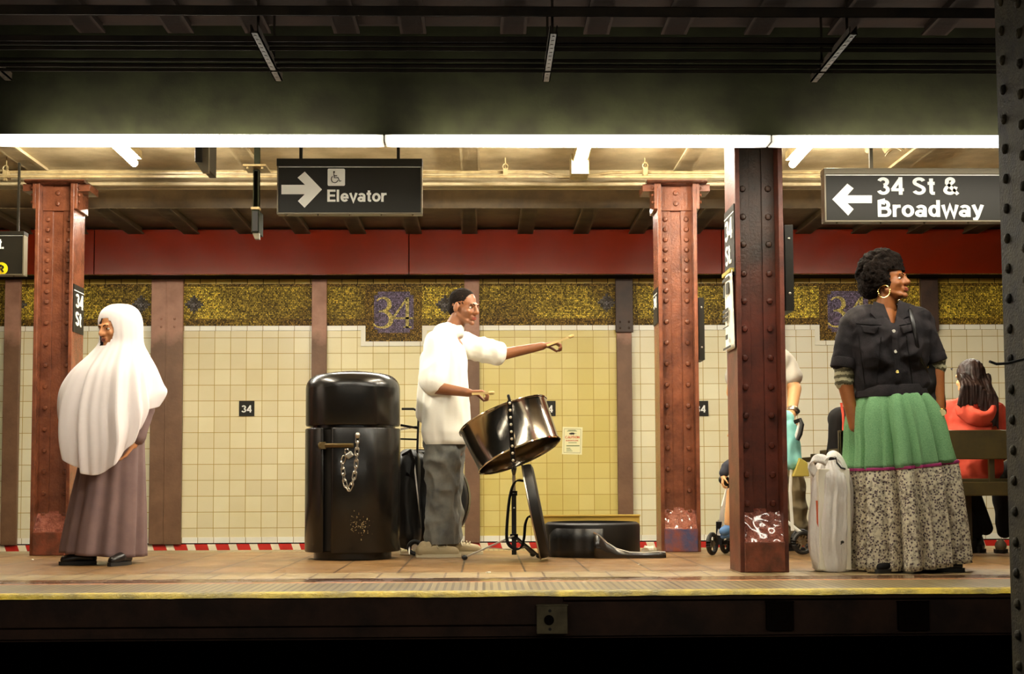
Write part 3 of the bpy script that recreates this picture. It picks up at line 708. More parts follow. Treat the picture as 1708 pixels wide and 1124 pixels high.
# big pipe, conduits
zp = (zat(313, 9.75) + zat(347, 9.75))/2; rp = (zat(313, 9.75) - zat(347, 9.75))/2
pb = MB().cyl((XL-2, 9.75, zp), (XR+3, 9.75, zp), rp, n=32)
tag(pb.build('large_pipe', M['dark_pipe'], origin=(0, 9.75, zp - rp)), 'thick dull brown pipe running along behind the back columns', 'pipe')
for k, (py, r, lab) in enumerate([(287.5, .011, 'upper tan conduit running along in front of the back columns'), (294.5, .009, 'lower thin tan conduit running along in front of the back columns'), (252, .0, '')]):
    if not r: continue
    D = 9.0 - .06*k; z = zat(py, D)
    xs = [XL - 2]
    pts = [(XL-2, D, z)]
    xb0, xb1 = P(905, py, D).x, P(1020, py, D).x
    if k == 0:
        pts += [(xb0, D, z), (xb0 + .12, D, z - .035), (xb1 - .22, D, z - .035), (xb1, D, z)]
    pts.append((XR + 3, D, z))
    tag(MB().tube(pts, r, 10).build('conduit', M['conduit'], origin=(0, D, z)), lab, 'conduit')
for px, py, lab in [(10, 290, 'far left above the black sign'), (843, 287, 'midway between the two hanging signs'), (1076, 285, 'beside the top of the right red column')]:
    p = P(px, py, 8.97); mb = MB().tube([p + Vector((.018*math.cos(a), -.01, .035 + .02*math.sin(a))) for a in [2*PI*i/12 for i in range(12)]], .005, 6, closed=True)
    mb.box(p.x - .016, p.x + .016, 8.95, 9.02, p.z - .03, p.z + .02).box(p.x - .01, p.x + .01, 8.95, 8.97, p.z - .05, p.z - .03)
    mb.cyl((p.x, 8.98, p.z), (p.x, 8.98, ZC), .004)
    tag(mb.build('conduit_clamp', M['conduit'], origin=(p.x, 8.97, p.z - .05)), 'small tan conduit clamp with ring, ' + lab, 'clamp')
# pipes and struts under the dark near ceiling
for py, r, D, lab in [(19, .022, 5.75, 'highest dark pipe under the black ceiling at the top of the view'), (66, .014, 6.0, 'dark pipe second from the top of the view'), (74, .009, 6.02, 'thin dark conduit just under the second pipe'), (82, .009, 6.05, 'thin dark conduit, middle one of the bundle near the top'), (101, .008, 6.2, 'pale edged thin conduit above the lowest near pipes'), (110, .010, 6.25, 'dark conduit second from the lowest above the strip light'), (118, .008, 6.28, 'lowest dark conduit above the strip light')]:
    z = zat(py, D); tag(MB().cyl((XL-2, D, z), (XR+3, D, z), r, n=10).build('ceiling_pipe', M['soot_pipe'], origin=(0, D, z - r)), lab, 'pipe')
for k, (x0, y0, x1, y1) in enumerate([(-35, 55, 14, 132), (430, 55, 465, 134), (925, 60, 911, 136), (1413, 62, 1358, 136)]):
    a, b = P(x0, y0, 5.9), P(x1, y1, 6.45)
    X = b.x; z = zat(136, 6.45) + .02
    mb = MB().box(X - .018, X + .018, 5.75, 6.45, z - .02, z - .012).box(X - .018, X - .013, 5.75, 6.45, z - .02, z + .018).box(X + .013, X + .018, 5.75, 6.45, z - .02, z + .018)
    for i in range(12): mb.box(X - .006, X + .006, 5.78 + i*.055, 5.80 + i*.055, z - .022, z - .019)
    mb.cyl((X, 6.3, z - .02), (X, 6.3, ZC3), .006).cyl((X, 5.85, z - .02), (X, 5.85, ZC3), .006)
    tag(mb.build('strut_channel', M['soot_pipe'], origin=(X, 6.1, z - .02)), 'perforated strut channel hung under the dark pipes, ' + ['at the left edge', 'above the left end of the elevator sign', 'near the middle of the view', 'left of the arrow sign'][k], 'strut')
# peeling paint
mb = MB(); rnd = random.Random(3)
for i in range(60):
    p = P(1480 + rnd.random()*70, 252 + rnd.random()*22, 8.2); z = ZC
    x, y = p.x + (rnd.random()-.5)*.06, 7.6 + rnd.random()*1.1
    a = rnd.random()*2*PI; s_ = .02 + rnd.random()*.045; d = Vector((math.cos(a), math.sin(a), 0)); e = Vector((-d.y, d.x, 0))
    v = [mb.bm.verts.new(Vector((x, y, z)) + q) for q in (-e*s_*.5, e*s_*.5, d*s_ - Vector((0, 0, s_*.6)) + e*s_*.3, d*s_*1.2 - Vector((0, 0, s_*.9)) - e*s_*.2)]
    mb.face(v)
tag(mb.build('peeling_paint', M['plaster'], origin=(P(1515, 265, 8.2).x, 8.1, ZC - .05), solid=.002, smooth=False), 'curling flakes of peeling paint on the ceiling above the arrow sign', 'peeling paint', kind='stuff')
# ================================================================== LIGHTS
def strip_light(px0, px1, D, zt, zb, strength, label, group=None, flip=False, hang=None):
    x0, x1 = (P(px0, 235, D).x, P(px1, 235, D).x) if not flip else (px0, px1)
    L = x1 - x0 - .006; c = (x0 + x1)/2
    r = thing('strip_light', (c, D, zb), label, 'light', group)
    if hang:
        for e in (-1, 1): MB().cyl((c + e*L*.35, D, zt - .005), (c + e*L*.35, D, hang), .006, n=8).build('hanger', M['sign_grey'], r)
    # white lens wraps the camera side and the platform side of the housing
    hh = zt - zb
    prof = [(-.058, hh*.02), (-.062, hh*.12), (-.062, hh*.9), (-.05, hh), (.05, hh), (.058, hh*.12), (.05, 0.0), (-.05, 0.0)]
    lens = MB()
    A = [lens.bm.verts.new((c - L/2, D + y, zb + z)) for y, z in prof]; B = [lens.bm.verts.new((c + L/2, D + y, zb + z)) for y, z in prof]
    for i in range(len(prof)):
        lens.mi = 1 if i in (3, 4) else 0
        lens.face([A[i], A[(i+1) % len(prof)], B[(i+1) % len(prof)], B[i]])
    lens.mi = 0; lens.face(A); lens.face(B)
    lens.build('lens', [emit_mat('lamp_lens', LAMP, strength, L), emit_mat('lamp_lens_top', LAMP, 26.0, L, dark=.35)], r, smooth=False)
    for e in (-1, 1): MB().box(c + e*(L/2 + .002) - .001, c + e*(L/2 + .002) + .001, D - .05, D + .05, zb + .002, zt - .002).build('end_cap', M['sign_white'], r, smooth=False)
    return r
DL = 6.45
zl1, zl0 = zat(224, DL - .06), zat(245.5, DL + .05)
for a, b, lab in [(-680, -9, 'strip light over the platform edge beyond the left edge'), (-8, 641, 'long white strip light over the platform edge above the elevator sign'), (643, 1282, 'long white strip light over the platform edge in the middle, above the drum'), (1284, 1930, 'long white strip light over the platform edge above the arrow sign')]:
    if a < -100: continue
    strip_light(a, b, DL, zl1, zl0, LIGHT_FRONT, lab)
# added strips kept out of view behind the big pipe, brightening the far wall
for k in range(3):
    x = -4.7 + 3.1*k
    strip_light(x, x + 3.0, 10.15, 2.69, 2.63, FILL_BACK, 'added strip light hidden behind the big pipe to brighten the far wall, ' + ['at the left', 'in the middle', 'at the right'][k], 'added far edge fill lights', flip=True, hang=ZC2)
# more strips added unseen behind the camera, as fill for surfaces turned toward it
for k in range(4):
    x = -6.2 + 3.1*k
    strip_light(x, x + 3.0, -.6, 2.2, 2.1, FILL_NEAR, 'added unseen fill strip light behind the view, ' + ['farthest left', 'left of the middle', 'right of the middle', 'farthest right'][k], 'added fill lights behind the view', flip=True, hang=ZC3)
# bare tubes across the platform
def cross_light(px, py, D1, box, label):
    e = P(px, py, D1); X = e.x; z = e.z; L = 1.25; D0 = D1 - L
    r = thing('cross_light', (X, (D0 + D1)/2, z), label, 'light')
    MB().box(X - .045, X + .045, D0 - .02, D1 + (.12 if box else .02), z + .03, z + .085).build('housing', M['conduit'], r, bevel=.003, smooth=False)
    if box: MB().box(X - .058, X + .058, D1 + .02, D1 + .2, z - .05, z + .085).build('end_box', M['conduit'], r, bevel=.003, smooth=False)
    MB().cyl((X, D0, z), (X, D1, z), .0235, n=16).build('tube', emit_mat('lamp_tube', LAMP, LIGHT_CROSS), r)
    MB().box(X - .01, X + .01, D1 - .002, D1 + .012, z - .015, z + .04).build('socket', M['sign_white'], r, smooth=False)
    for q in (D0 + .2, D1 - .2): MB().cyl((X, q, z + .08), (X, q, ZC), .006).build('hanger', M['conduit'], r)
cross_light(224, 272, 8.55, False, 'bare fluorescent tube crossing the ceiling above the headscarf')
cross_light(968, 276, 8.55, True, 'bare fluorescent tube with an end box in the middle of the ceiling')
cross_light(1322, 274, 8.6, False, 'bare fluorescent tube crossing the ceiling beside the dark front column')
# ================================================================== COLUMNS
def rivet_col(mb, x, y, zs, r=.019):
    for z in zs: mb.ball((x, y, z), (r, r*.8, r), n=8)
def h_column(xc, D, w, dep, z1, label, m_web, rivets, base_top, base_knee, lumps, basem, cap=False, med=None, m_fl=None):
    """built-up steel column: web plate facing the track, riveted angles, two flanges, concrete foot"""
    m_fl = m_fl or m_web
    r = thing('steel_column', (xc, D + dep/2, 0), label, 'column')
    y0, y1, yw = D, D + dep, D + dep*.38
    tf = .026
    for e in (-1, 1):
        xa = xc + e*(w/2 - tf/2)
        MB().box(xa - tf/2, xa + tf/2, y0, y1, 0, z1).build('flange', m_fl, r, bevel=.003, smooth=False)
    mb = MB().box(xc - w/2 + tf, xc + w/2 - tf, yw, yw + .02, 0, z1)
    aw = (w - 2*tf)*.33
    for e in (-1, 1):
        xa = xc + e*(w/2 - tf); xb = xa - e*aw
        mb.box(min(xa, xb), max(xa, xb), yw - .014, yw + .034, base_top - .05, z1)
    mb.build('web_plate', m_web, r, bevel=.002, smooth=False)
    rv = MB()
    for e in (-1, 1): rivet_col(rv, xc + e*(w/2 - tf - aw*.5), yw - .016, rivets)
    if cap: rivet_col(rv, xc, yw - .03, rivets[-2:])
    rv.build('rivets', m_web, r)
    # foot: sloping lumpy concrete between the flanges, then a block
    nx, nz = 18, 14; rows = []
    hw = w/2 - tf
    for i in range(nz + 1):
        t_ = i/nz; row = []
        z = base_top + (base_knee - base_top)*t_
        for j in range(nx + 1):
            x = xc - hw + 2*hw*j/nx
            y = yw + (y0 - .012 - yw)*t_
            y += .012*noise.noise(Vector((x*22, z*22, lumps)))*(1 - t_*.4)
            row.append(Vector((x, y, z + .006*noise.noise(Vector((x*25, 3, z*9))))))
        rows.append(row)
    g = MB(); g.grid(rows, closed=False); g.build('sloping_foot', M['concrete_lump'], r)
    MB().box(xc - hw - .004, xc + hw + .004, y0 - .014, y1, 0, base_knee + .004).build('foot_block', basem, r, bevel=.006, smooth=False)
    if cap:
        zt = z1
        c = MB().box(xc - w/2 - .075, xc + w/2 + .075, y0 - .02, y1 + .02, zt, zt + .022)
        for e in (-1, 1):
            c.box(min(xc + e*w/2, xc + e*(w/2 + .1)), max(xc + e*w/2, xc + e*(w/2 + .1)), y0 + .03, y1 - .03, zt - .05, zt)
            c.box(min(xc + e*w/2, xc + e*(w/2 + .022)), max(xc + e*w/2, xc + e*(w/2 + .022)), y0, y1, zt - .18, zt)
            for q in range(3): c.ball((xc + e*(w/2 + .03), y0 + .02, zt - .03 - q*.05), .012, n=8)
        c.box(xc - hw, xc + hw, yw - .028, yw, zt - .18, zt - .012)
        c.build('cap_plate', m_web, r, bevel=.002, smooth=False)
    return r
# back row
D2 = 9.12
def back_col(x0, x1, label, lump, basem):
    a, b = P(x0, 800, D2).x, P(x1, 800, D2).x; z1 = zb0 - .02
    zs = []; z = z1 - .24
    while z > 1.75: zs.append(z); z -= .0725
    z = zs[-1]
    while z > .42: z -= .148; zs.append(z)
    zs += [z1 - .05 - .085, z1 - .05]
    return h_column((a+b)/2, D2, b - a, .26, z1, label, M['steel_red'], zs[:-2] + [z1 - .13, z1 - .055], zat(848, D2), zat(884, D2), lump, basem, cap=True)
back_col(51, 116, 'red riveted steel column at the left, behind the white headscarf', 1, M['concrete_base'])
back_col(1102, 1168, 'red riveted steel column with blue chips on its foot, right of the round case', 5, M['chipped_base'])
# front row
D1 = 7.02
a, b = P(1233, 800, D1).x, P(1314, 800, D1).x
zk = [zat(y, D1 + .1) for y in (842, 794, 745, 695, 647, 598, 549.5, 503, 457, 408, 362, 315)]
front_col = h_column((a+b)/2, D1, b - a, .30, 2.7, 'dark red riveted steel column near the platform edge, beside the plastic bag', M['steel_two_tone'], zk, zat(850, D1 + .1), zat(907, D1), 9, M['concrete_base'], m_fl=M['steel_rust'])
FXA, FXB = a, b
# bare column standing between the tracks
D0 = 4.7
a = P(1680, 800, D0 + .3).x; b = a + .36
r = thing('track_column', ((a+b)/2, D0 + .15, -1.25), 'dark unlit riveted column in the foreground at the right edge', 'column')
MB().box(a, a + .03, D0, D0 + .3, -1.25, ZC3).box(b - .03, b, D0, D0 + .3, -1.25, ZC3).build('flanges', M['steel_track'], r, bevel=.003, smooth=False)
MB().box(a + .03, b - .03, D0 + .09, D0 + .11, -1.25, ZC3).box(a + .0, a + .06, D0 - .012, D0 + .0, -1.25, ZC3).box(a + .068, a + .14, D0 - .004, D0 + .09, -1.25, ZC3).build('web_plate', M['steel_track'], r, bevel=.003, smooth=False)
mb = MB()
z = -.9
while z < 2.5:
    mb.ball((a - .002, D0 + .23, z), (.014, .02, .02), n=10); mb.ball((a - .002, D0 + .07, z + .05), (.014, .02, .02), n=10); mb.ball((a + .03, D0 - .012, z), (.02, .016, .02), n=10); z += .115
mb.build('rivets', M['steel_track'], r)
p = P(1660, 606, D0 - .02)
tag(MB().tube([P(1651, 603, D0-.05), P(1662, 607, D0-.03), P(1680, 606, D0-.03), P(1712, 598, D0-.03)], .005, 8).build('cable', M['rubber'], origin=(a, D0 - .03, p.z)), 'short black cable end tied round the foreground column', 'cable')
# ================================================================== SIGNS
def sign_box(x0, x1, ytop, ycap, ybot, D, label, name='hanging_sign'):
    a, b = P(x0, ybot, D), P(x1, ybot, D); zt, zc, zb = P(x0, ytop, D).z, P(x0, ycap, D).z, a.z
    r = thing(name, ((a.x + b.x)/2, D + .03, zb), label, 'sign')
    MB().box(a.x + .004, b.x - .004, D, D + .06, zb, zc).build('panel', M['sign_black'], r, bevel=.002, smooth=False)
    MB().box(a.x - .006, b.x + .006, D - .012, D + .072, zc, zt).build('top_channel', M['sign_grey'] if D < 7.2 else M['sign_black'], r, bevel=.002, smooth=False)
    f = MB().box(a.x - .004, a.x + .004, D - .006, D + .066, zb, zc).box(b.x - .004, b.x + .004, D - .006, D + .066, zb, zc).box(a.x - .004, b.x + .004, D - .006, D + .066, zb - .005, zb + .003)
    for i in range(5):
        x = a.x + (b.x - a.x)*(.06 + .22*i); f.ball((x, D + .01, zb - .008), .006, n=8)
    f.build('frame', M['sign_grey'], r, smooth=False)
    MB().box(a.x + .005, b.x - .005, D - .003, D, zc - .006, zc - .001).build('white_line', M['sign_white'], r, smooth=False)
    return r, a, b, zt, zc, zb
def rods(r, pxs, D, z0, z1, m='sign_black', w=.018):
    for px in pxs:
        X = P(px, 255, D).x; MB().box(X - w/2, X + w/2, D + .02, D + .04, z0, z1).build('hanging_rod', M[m], r, smooth=False)
def quad_px(mb, pts, D, y0, y1): mb.prism([(P(x, y, D).x, P(x, y, D).z) for x, y in pts], y0, y1)
DS = 7.6
r, a, b, zt, zc, zb = sign_box(463, 703, 265, 277.5, 355.5, DS, 'black hanging sign with a right arrow, wheelchair symbol and Elevator')
rods(r, (501, 664), DS, zt, ZC)
mb = MB(); quad_px(mb, [(469.5, 308.5), (509, 308.5), (496.5, 296.5), (508.5, 286.5), (537, 316), (508, 346.5), (497, 335.5), (508.5, 324), (469.5, 324)], DS, DS - .004, DS)
mb.build('arrow', M['sign_white'], r, smooth=False)
q0, q1 = P(546.5, 310, DS), P(575.5, 281.5, DS)
mb = MB(); poly = []
for cx, cz, s0 in ((q1.x-.008, q1.z-.008, 0), (q0.x+.008, q1.z-.008, 90), (q0.x+.008, q0.z+.008, 180), (q1.x-.008, q0.z+.008, 270)):
    for i in range(5): t_ = R(s0 + i*22.5); poly.append((cx + .008*math.cos(t_), cz + .008*math.sin(t_)))
mb.prism(poly, DS - .004, DS).build('white_square', M['sign_white'], r, smooth=False)
ic = MB(); k = (q1.x - q0.x)/29.0
def I(x, y): v = P(546.5 + (x - 16.8)*.0444*1.0, 281.5 + (y - 11)*.0444, DS); return (v.x, DS - .006, v.z)
def Iz(x, y): return P(530 + x*70/1574, 270 + y*50/1124, DS)
def It(pts, rr=.0021): ic.tube([(Iz(x, y).x, DS - .0055, Iz(x, y).z) for x, y in pts], rr, 6)
It([(605, 420), (620, 600), (765, 600), (830, 735), (885, 712)], .0028); It([(625, 527), (730, 527)], .0025)
It([(560, 545), (520, 600), (508, 655), (530, 725), (580, 775), (645, 790), (705, 770), (750, 725), (770, 690)], .0022)
v = Iz(615, 385); ic.ball((v.x, DS - .0055, v.z), (.0055, .002, .0055), n=12)
ic.build('wheelchair_symbol', M['sign_black'], r, smooth=False)
v, v2 = P(546, 336.5, DS), P(645, 316.5, DS)
text('lettering', 'Elevator', v.x, DS - .002, v.z, M['sign_white'], r, width=v2.x - v.x, height=v2.z - v.z, bold=.003)
DS = 7.0
r, a, b, zt, zc, zb = sign_box(1377, 1708, 281, 291, 368.5, DS, 'black hanging sign with a left arrow reading 34 St & Broadway')
rods(r, (1455,), DS, zt, ZC, 'sign_grey'); rods(r, (1690,), DS, zt, ZC, 'sign_grey')
mb = MB(); quad_px(mb, [(1388, 332.5), (1413, 306.5), (1423.5, 314.5), (1413, 326), (1454, 326), (1454, 339), (1413, 339), (1423.5, 349), (1414.5, 359.5)], DS, DS - .004, DS)
mb.build('arrow', M['sign_white'], r, smooth=False)
for txt, x0, y0, x1, y1 in (('34 St &', 1463, 325, 1599, 296), ('Broadway', 1464, 362, 1640.5, 334)):
    v, v2 = P(x0, y0, DS), P(x1, y1, DS)
    text('lettering', txt, v.x, DS - .002, v.z, M['sign_white'], r, width=v2.x - v.x, height=v2.z - v.z, bold=.0035)
DS = 8.6
r, a, b, zt, zc, zb = sign_box(-240, 38.5, 386, 392, 458, DS, 'black hanging sign cut off by the left edge with a yellow R disc')
rods(r, (-60, 30), DS, zt, zb0, w=.012)
v, v2 = P(-2.5, 415, DS), P(6.5, 399, DS)
text('lettering', 't.', v.x, DS - .002, v.z, M['sign_white'], r, width=v2.x - v.x, height=v2.z - v.z, bold=.003)
v = P(2.5, 448, DS); MB().cyl((v.x, DS - .004, v.z), (v.x, DS, v.z), 10.5*S(DS), n=40).build('yellow_disc', M['sign_yellow'], r, smooth=False)
v, v2 = P(-3.5, 454, DS), P(7.5, 442.5, DS)
text('letter', 'R', v.x, DS - .006, v.z, M['sign_black'], r, width=v2.x - v.x, height=v2.z - v.z, bold=.003)
# small number plates on the wall
for x0, x1, lab in ((399, 424.5, 'small black 34 plate on the tiles left of the trash can'), (901, 926.5, 'small black 34 plate on the tiles half hidden by the steel drum'), (1155.5, 1181, 'small black 34 plate on the tiles half hidden by the right red column')):
    a, b = P(x0, 694, D_WALL), P(x1, 668.5, D_WALL)
    r = thing('number_plate', ((a.x+b.x)/2, D_WALL - .005, a.z), lab, 'sign', None)
    MB().box(a.x, b.x, D_WALL - .01, D_WALL, a.z, b.z).build('plate', M['sign_black'], r, smooth=False)
    v, v2 = P(x0 + 4, 688, D_WALL), P(x1 - 4.5, 676, D_WALL)
    text('numerals', '34', v.x, D_WALL - .011, v.z, M['sign_white'], r, width=v2.x - v.x, height=v2.z - v.z, bold=.0035)
# caution notice
a, b = P(938, 758, D_WALL), P(971, 712, D_WALL)
r = thing('notice', ((a.x+b.x)/2, D_WALL - .003, a.z), 'cream CAUTION rodenticide notice taped to the yellow tiles right of the drum', 'notice')
rot = Matrix.Rotation(R(1.8), 3, 'Y'); yy = D_WALL - .004
MB().box(a.x, b.x, yy, yy + .003, a.z, b.z, rot=rot).build('paper', M['cream_paper'], r, smooth=False)
mb = MB(); cx, cz = (a.x+b.x)/2, (a.z+b.z)/2; w, h = (b.x-a.x), (b.z-a.z)
def nb_(u0, v0, u1, v1, m, nm): MB().box(cx + u0*w, cx + u1*w, yy - .001, yy, cz + v0*h, cz + v1*h, rot=rot, c=(cx, yy, cz)).build(nm, m, r, smooth=False)
f = MB()
for u0, v0, u1, v1 in ((-.42, .42, .42, .43), (-.42, -.44, .42, -.43), (-.42, -.44, -.41, .43), (.41, -.44, .42, .43)): f.box(cx + u0*w, cx + u1*w, yy - .001, yy, cz + v0*h, cz + v1*h, rot=rot, c=(cx, yy, cz))
f.build('border_line', M['brass'], r, smooth=False)
f = MB().ball((cx, yy, cz + .26*h), (.026, .001, .010), n=12).ball((cx - .02, yy, cz + .255*h), (.012, .001, .007), n=10).tube([(cx + .02, yy, cz + .265*h), (cx + .04, yy, cz + .26*h)], .002, 6)
for dx in (-.015, .012): f.box(cx + dx, cx + dx + .004, yy - .001, yy, cz + .20*h, cz + .25*h)
f.build('rat_figure', M['ink'], r)
text('heading', 'CAUTION', cx - .36*w, yy - .001, cz + .08*h, M['red_ink'], r, width=.72*w, height=.09*h, bold=.003, depth=.001)
text('subheading', 'RODENTICIDE', cx - .32*w, yy - .001, cz - .02*h, M['red_ink'], r, width=.62*w, height=.05*h, bold=.003, depth=.001)
f = MB()
for u0, u1, v_ in ((-.2, .18, .37), (-.26, .24, .34), (-.2, .22, -.08), (-.3, -.1, -.28), (-.3, -.05, -.33), (-.3, 0, -.38)): f.box(cx + u0*w, cx + u1*w, yy - .001, yy, cz + v_*h, cz + (v_ + .018)*h)
f.box(cx - .3*w, cx + .36*w, yy - .001, yy, cz - .2*h, cz - .17*h)
f.build('small_print', M['green_ink'], r, smooth=False)
# column signs, seen almost edge on: their faces look along the platform
def side_frame(x, y0, y1, facing):
    """maps a panel's own (x, y, z) onto the side of a column; facing -1 looks left, +1 looks right"""
    if facing < 0: return Matrix(((0, -1 * -1, 0, x), (-1, 0, 0, y1), (0, 0, 1, 0), (0, 0, 0, 1)))
    return Matrix(((0, -1, 0, x), (1, 0, 0, y0), (0, 0, 1, 0), (0, 0, 0, 1)))
def side_sign(x, y0, y1, z0, z1, facing, label, plate=None, rows=('34', 'St')):
    r = thing('column_sign', (x, (y0+y1)/2, z0), label, 'sign')
    t_ = .006
    MB().box(min(x, x + facing*t_), max(x, x + facing*t_), y0, y1, z0, z1).build('plate', M['sign_black'], r, smooth=False)
    xs = x + facing*(t_ + .002)
    MB().box(min(xs, xs - facing*.002), max(xs, xs - facing*.002), y0 + .004, y1 - .004, z1 - .045, z1 - .039).build('white_line', M['sign_white'], r, smooth=False)
    zc = z1 - .06
    for k, (txt, w_, h_) in enumerate(rows):
        zc -= h_
        me = text_mesh(txt, .1, .004, .003); mw = max(v.co.x for v in me.vertices); mh = max(v.co.z for v in me.vertices)
        me.transform(Matrix.Diagonal((w_/mw, 1, h_/mh, 1)))
        if facing < 0: T = Matrix.Translation((xs, y1 - .035, zc)) @ Matrix.Rotation(-PI/2, 4, 'Z')
        else: T = Matrix.Translation((xs, y0 + .035, zc)) @ Matrix.Rotation(PI/2, 4, 'Z')
        me.transform(T); link_mesh('lettering', me, M['sign_white'], r, smooth=False)
        zc -= .025
    return r
zt_, zb_ = zat(342, D1 + .05), zat(458, D1)
side_sign(FXA - .001, D1 + .01, D1 + .285, zb_, zt_, -1, 'tall black 34 St sign on the left side of the dark front column', rows=(('34', .2, .115), ('St.', .17, .11)))
r = thing('service_notice', (FXA - .01, D1 + .14, zat(580, D1)), 'curling white paper notice taped below the sign on the front column', 'notice')
rows_ = []
for i in range(13):
    t_ = i/12; z = zat(581, D1) + t_*(zat(449, D1) - zat(581, D1)); row = []
    for j in range(9):
        u = j/8; row.append(Vector((FXA - .010 - .012*math.sin(u*PI)*t_ - .01*(1-u)*t_, D1 + .012 + .26*u, z + .02*u*0)))
    rows_.append(row)
g = MB(); g.grid(rows_, closed=False); g.build('paper', M['paper'], r, solid=.002)
f = MB(); xs = FXA - .028
for k, (v0, v1, u0, u1) in enumerate([(.02, .045, .1, .9), (.9, .94, .15, .9), (.70, .86, .62, .8), (.72, .86, .2, .5), (.5, .54, .3, .9), (.44, .48, .35, .9), (.38, .42, .4, .9), (.3, .31, .3, .9), (.14, .2, .4, .6)]):
    z0, z1 = [zat(581, D1) + v*(zat(449, D1) - zat(581, D1)) for v in (v0, v1)]
    f.box(xs - .003, xs, D1 + .012 + .26*u0, D1 + .012 + .26*u1, z0, z1)
f.build('printing', M['ink'], r, smooth=False)
MB().box(FXA - .03, FXA - .002, D1 + .02, D1 + .26, zat(452, D1), zat(446, D1)).build('yellow_tape', M['olive'], r, smooth=False)
aL = P(116, 800, D2).x
side_sign(aL + .001, D2 + .01, D2 + .24, zat(551, D2), zat(472, D2), 1, 'black 34 St sign on the right side of the left red column', rows=(('34', .17, .1), ('St', .13, .1)))
aR = P(1102, 800, D2).x
side_sign(aR - .001, D2 + .02, D2 + .24, zat(538, D2), zat(478, D2), -1, 'black sign on the left side of the right red column', rows=(('34', .15, .08),))
def side_box(x0, x1, y0, y1, D, label):
    a, b = P(x0, y1, D), P(x1, y0, D); r = thing('sign_mount', (a.x, D, a.z), label, 'sign')
    MB().box(a.x, b.x, D, D + .2, a.z, b.z).build('case', M['sign_black'], r, bevel=.002, smooth=False)
    for t_ in (.2, .84): MB().ball(((a.x+b.x)/2, D - .002, a.z + (b.z - a.z)*t_), (.008, .005, .008), n=10).build('screw', M['chrome_dull'], r)
side_box(1311, 1322.5, 375, 518, D1 + .03, 'narrow edge-on black sign case with two screws on the dark front column')
side_box(1166, 1174.5, 496, 600, D2 + .03, 'narrow edge-on black sign case with two screws on the right red column')
# edge-on hanging sign with its post, and the end of another behind the strip light
a = P(428, 349, 8.6)
r = thing('edge_on_sign', (a.x, 8.6, zat(398, 8.6)), 'edge-on sign case hanging from a post left of the elevator sign', 'sign')
MB().box(a.x - .024, a.x + .024, 8.55, 8.72, zat(390, 8.6), zat(352, 8.6)).build('case', M['girder'], r, bevel=.003, smooth=False)
MB().box(a.x - .018, a.x + .018, 8.544, 8.55, zat(388, 8.6), zat(355, 8.6)).build('end_plate', M['black_plastic'], r, smooth=False)
MB().box(a.x - .027, a.x + .027, 8.54, 8.6, zat(352, 8.6), zat(348, 8.6)).build('collar', M['conduit'], r, smooth=False)
MB().box(a.x - .019, a.x - .014, 8.57, 8.63, zat(349, 8.6), zat(285, 8.6)).box(a.x + .012, a.x + .017, 8.57, 8.63, zat(349, 8.6), zat(285, 8.6)).box(a.x - .019, a.x + .017, 8.6, 8.63, zat(349, 8.6), ZC).build('post', M['girder'], r, smooth=False)
MB().box(a.x - .075, a.x + .075, 8.5, 8.7, zat(283, 8.6) , zat(280, 8.6)).ball((a.x - .045, 8.52, zat(285, 8.6)), .009, n=8).ball((a.x + .05, 8.52, zat(285, 8.6)), .009, n=8).build('top_plate', M['conduit'], r, smooth=False)
MB().prism([(a.x - .02, zat(390, 8.6)), (a.x + .024, zat(390, 8.6)), (a.x + .026, zat(400, 8.6)), (a.x - .004, zat(400, 8.6))], 8.56, 8.6).build('bottom_tab', M['sign_grey'], r, smooth=False)
a, b = P(325, 270, 7.4), P(347, 287, 7.4)
r = thing('edge_on_sign', ((a.x+b.x)/2, 7.4, b.z), 'end of a hanging sign case just under the strip light, left of the elevator sign', 'sign')
MB().box(a.x, a.x + .04, 7.4, 7.8, a.z, ZC).build('case', M['sign_black'], r, bevel=.002, smooth=False)
MB().prism([(a.x + .04, ZC), (b.x, ZC), (b.x, b.z), (b.x - .035, b.z), (a.x + .005, a.z), (a.x + .04, a.z)], 7.41, 7.44).build('end_plate', M['sign_grey'], r, smooth=False)
# ================================================================== FIGURES
def frame3(fwd, up=(0, 0, 1)):
    y = Vector(fwd).normalized(); x = y.cross(Vector(up)).normalized(); z = x.cross(y).normalized()
    return Matrix((x, y, z)).transposed()
def head(mb, c, fwd, s=1.0, up=(0, 0, 1), neck=None, ears=True):
    """adds skull, jaw, brow, nose, lips, chin, ears (and a neck down to the point neck); returns the head's frame"""
    Rm = frame3(fwd, up); c = Vector(c)
    T = lambda x, y, z: c + Rm @ Vector((x*s, y*s, z*s))
    def e(p, r): mb.ball(T(*p), tuple(q*s for q in r), rot=Rm, n=16)
    def k(a, b, r0, r1): mb.cap(T(*a), T(*b), r0*s, r1*s, n=10)
    e((0, -.012, .035), (.074, .094, .085)); e((0, .028, -.02), (.060, .064, .080)); e((0, .040, -.072), (.042, .042, .034))
    k((-.034, .082, .024), (.034, .082, .024), .013, .013)
    k((0, .086, .018), (0, .108, -.022), .010, .015); k((-.011, .098, -.026), (.011, .098, -.026), .010, .010)
    for q in (-1, 1):
        e((q*.036, .062, -.024), (.022, .022, .022)); k((q*.050, .0, -.05), (q*.025, .062, -.085), .018, .014)
        if ears: e((q*.077, -.006, -.008), (.010, .019, .032))
    k((-.019, .088, -.052), (.019, .088, -.052), .007, .007); k((-.017, .087, -.064), (.017, .087, -.064), .008, .008)
    e((0, .080, -.092), (.020, .017, .017))
    if neck is not None: mb.cap(T(0, -.012, -.04), Vector(neck), .052*s, .062*s)
    return T, Rm
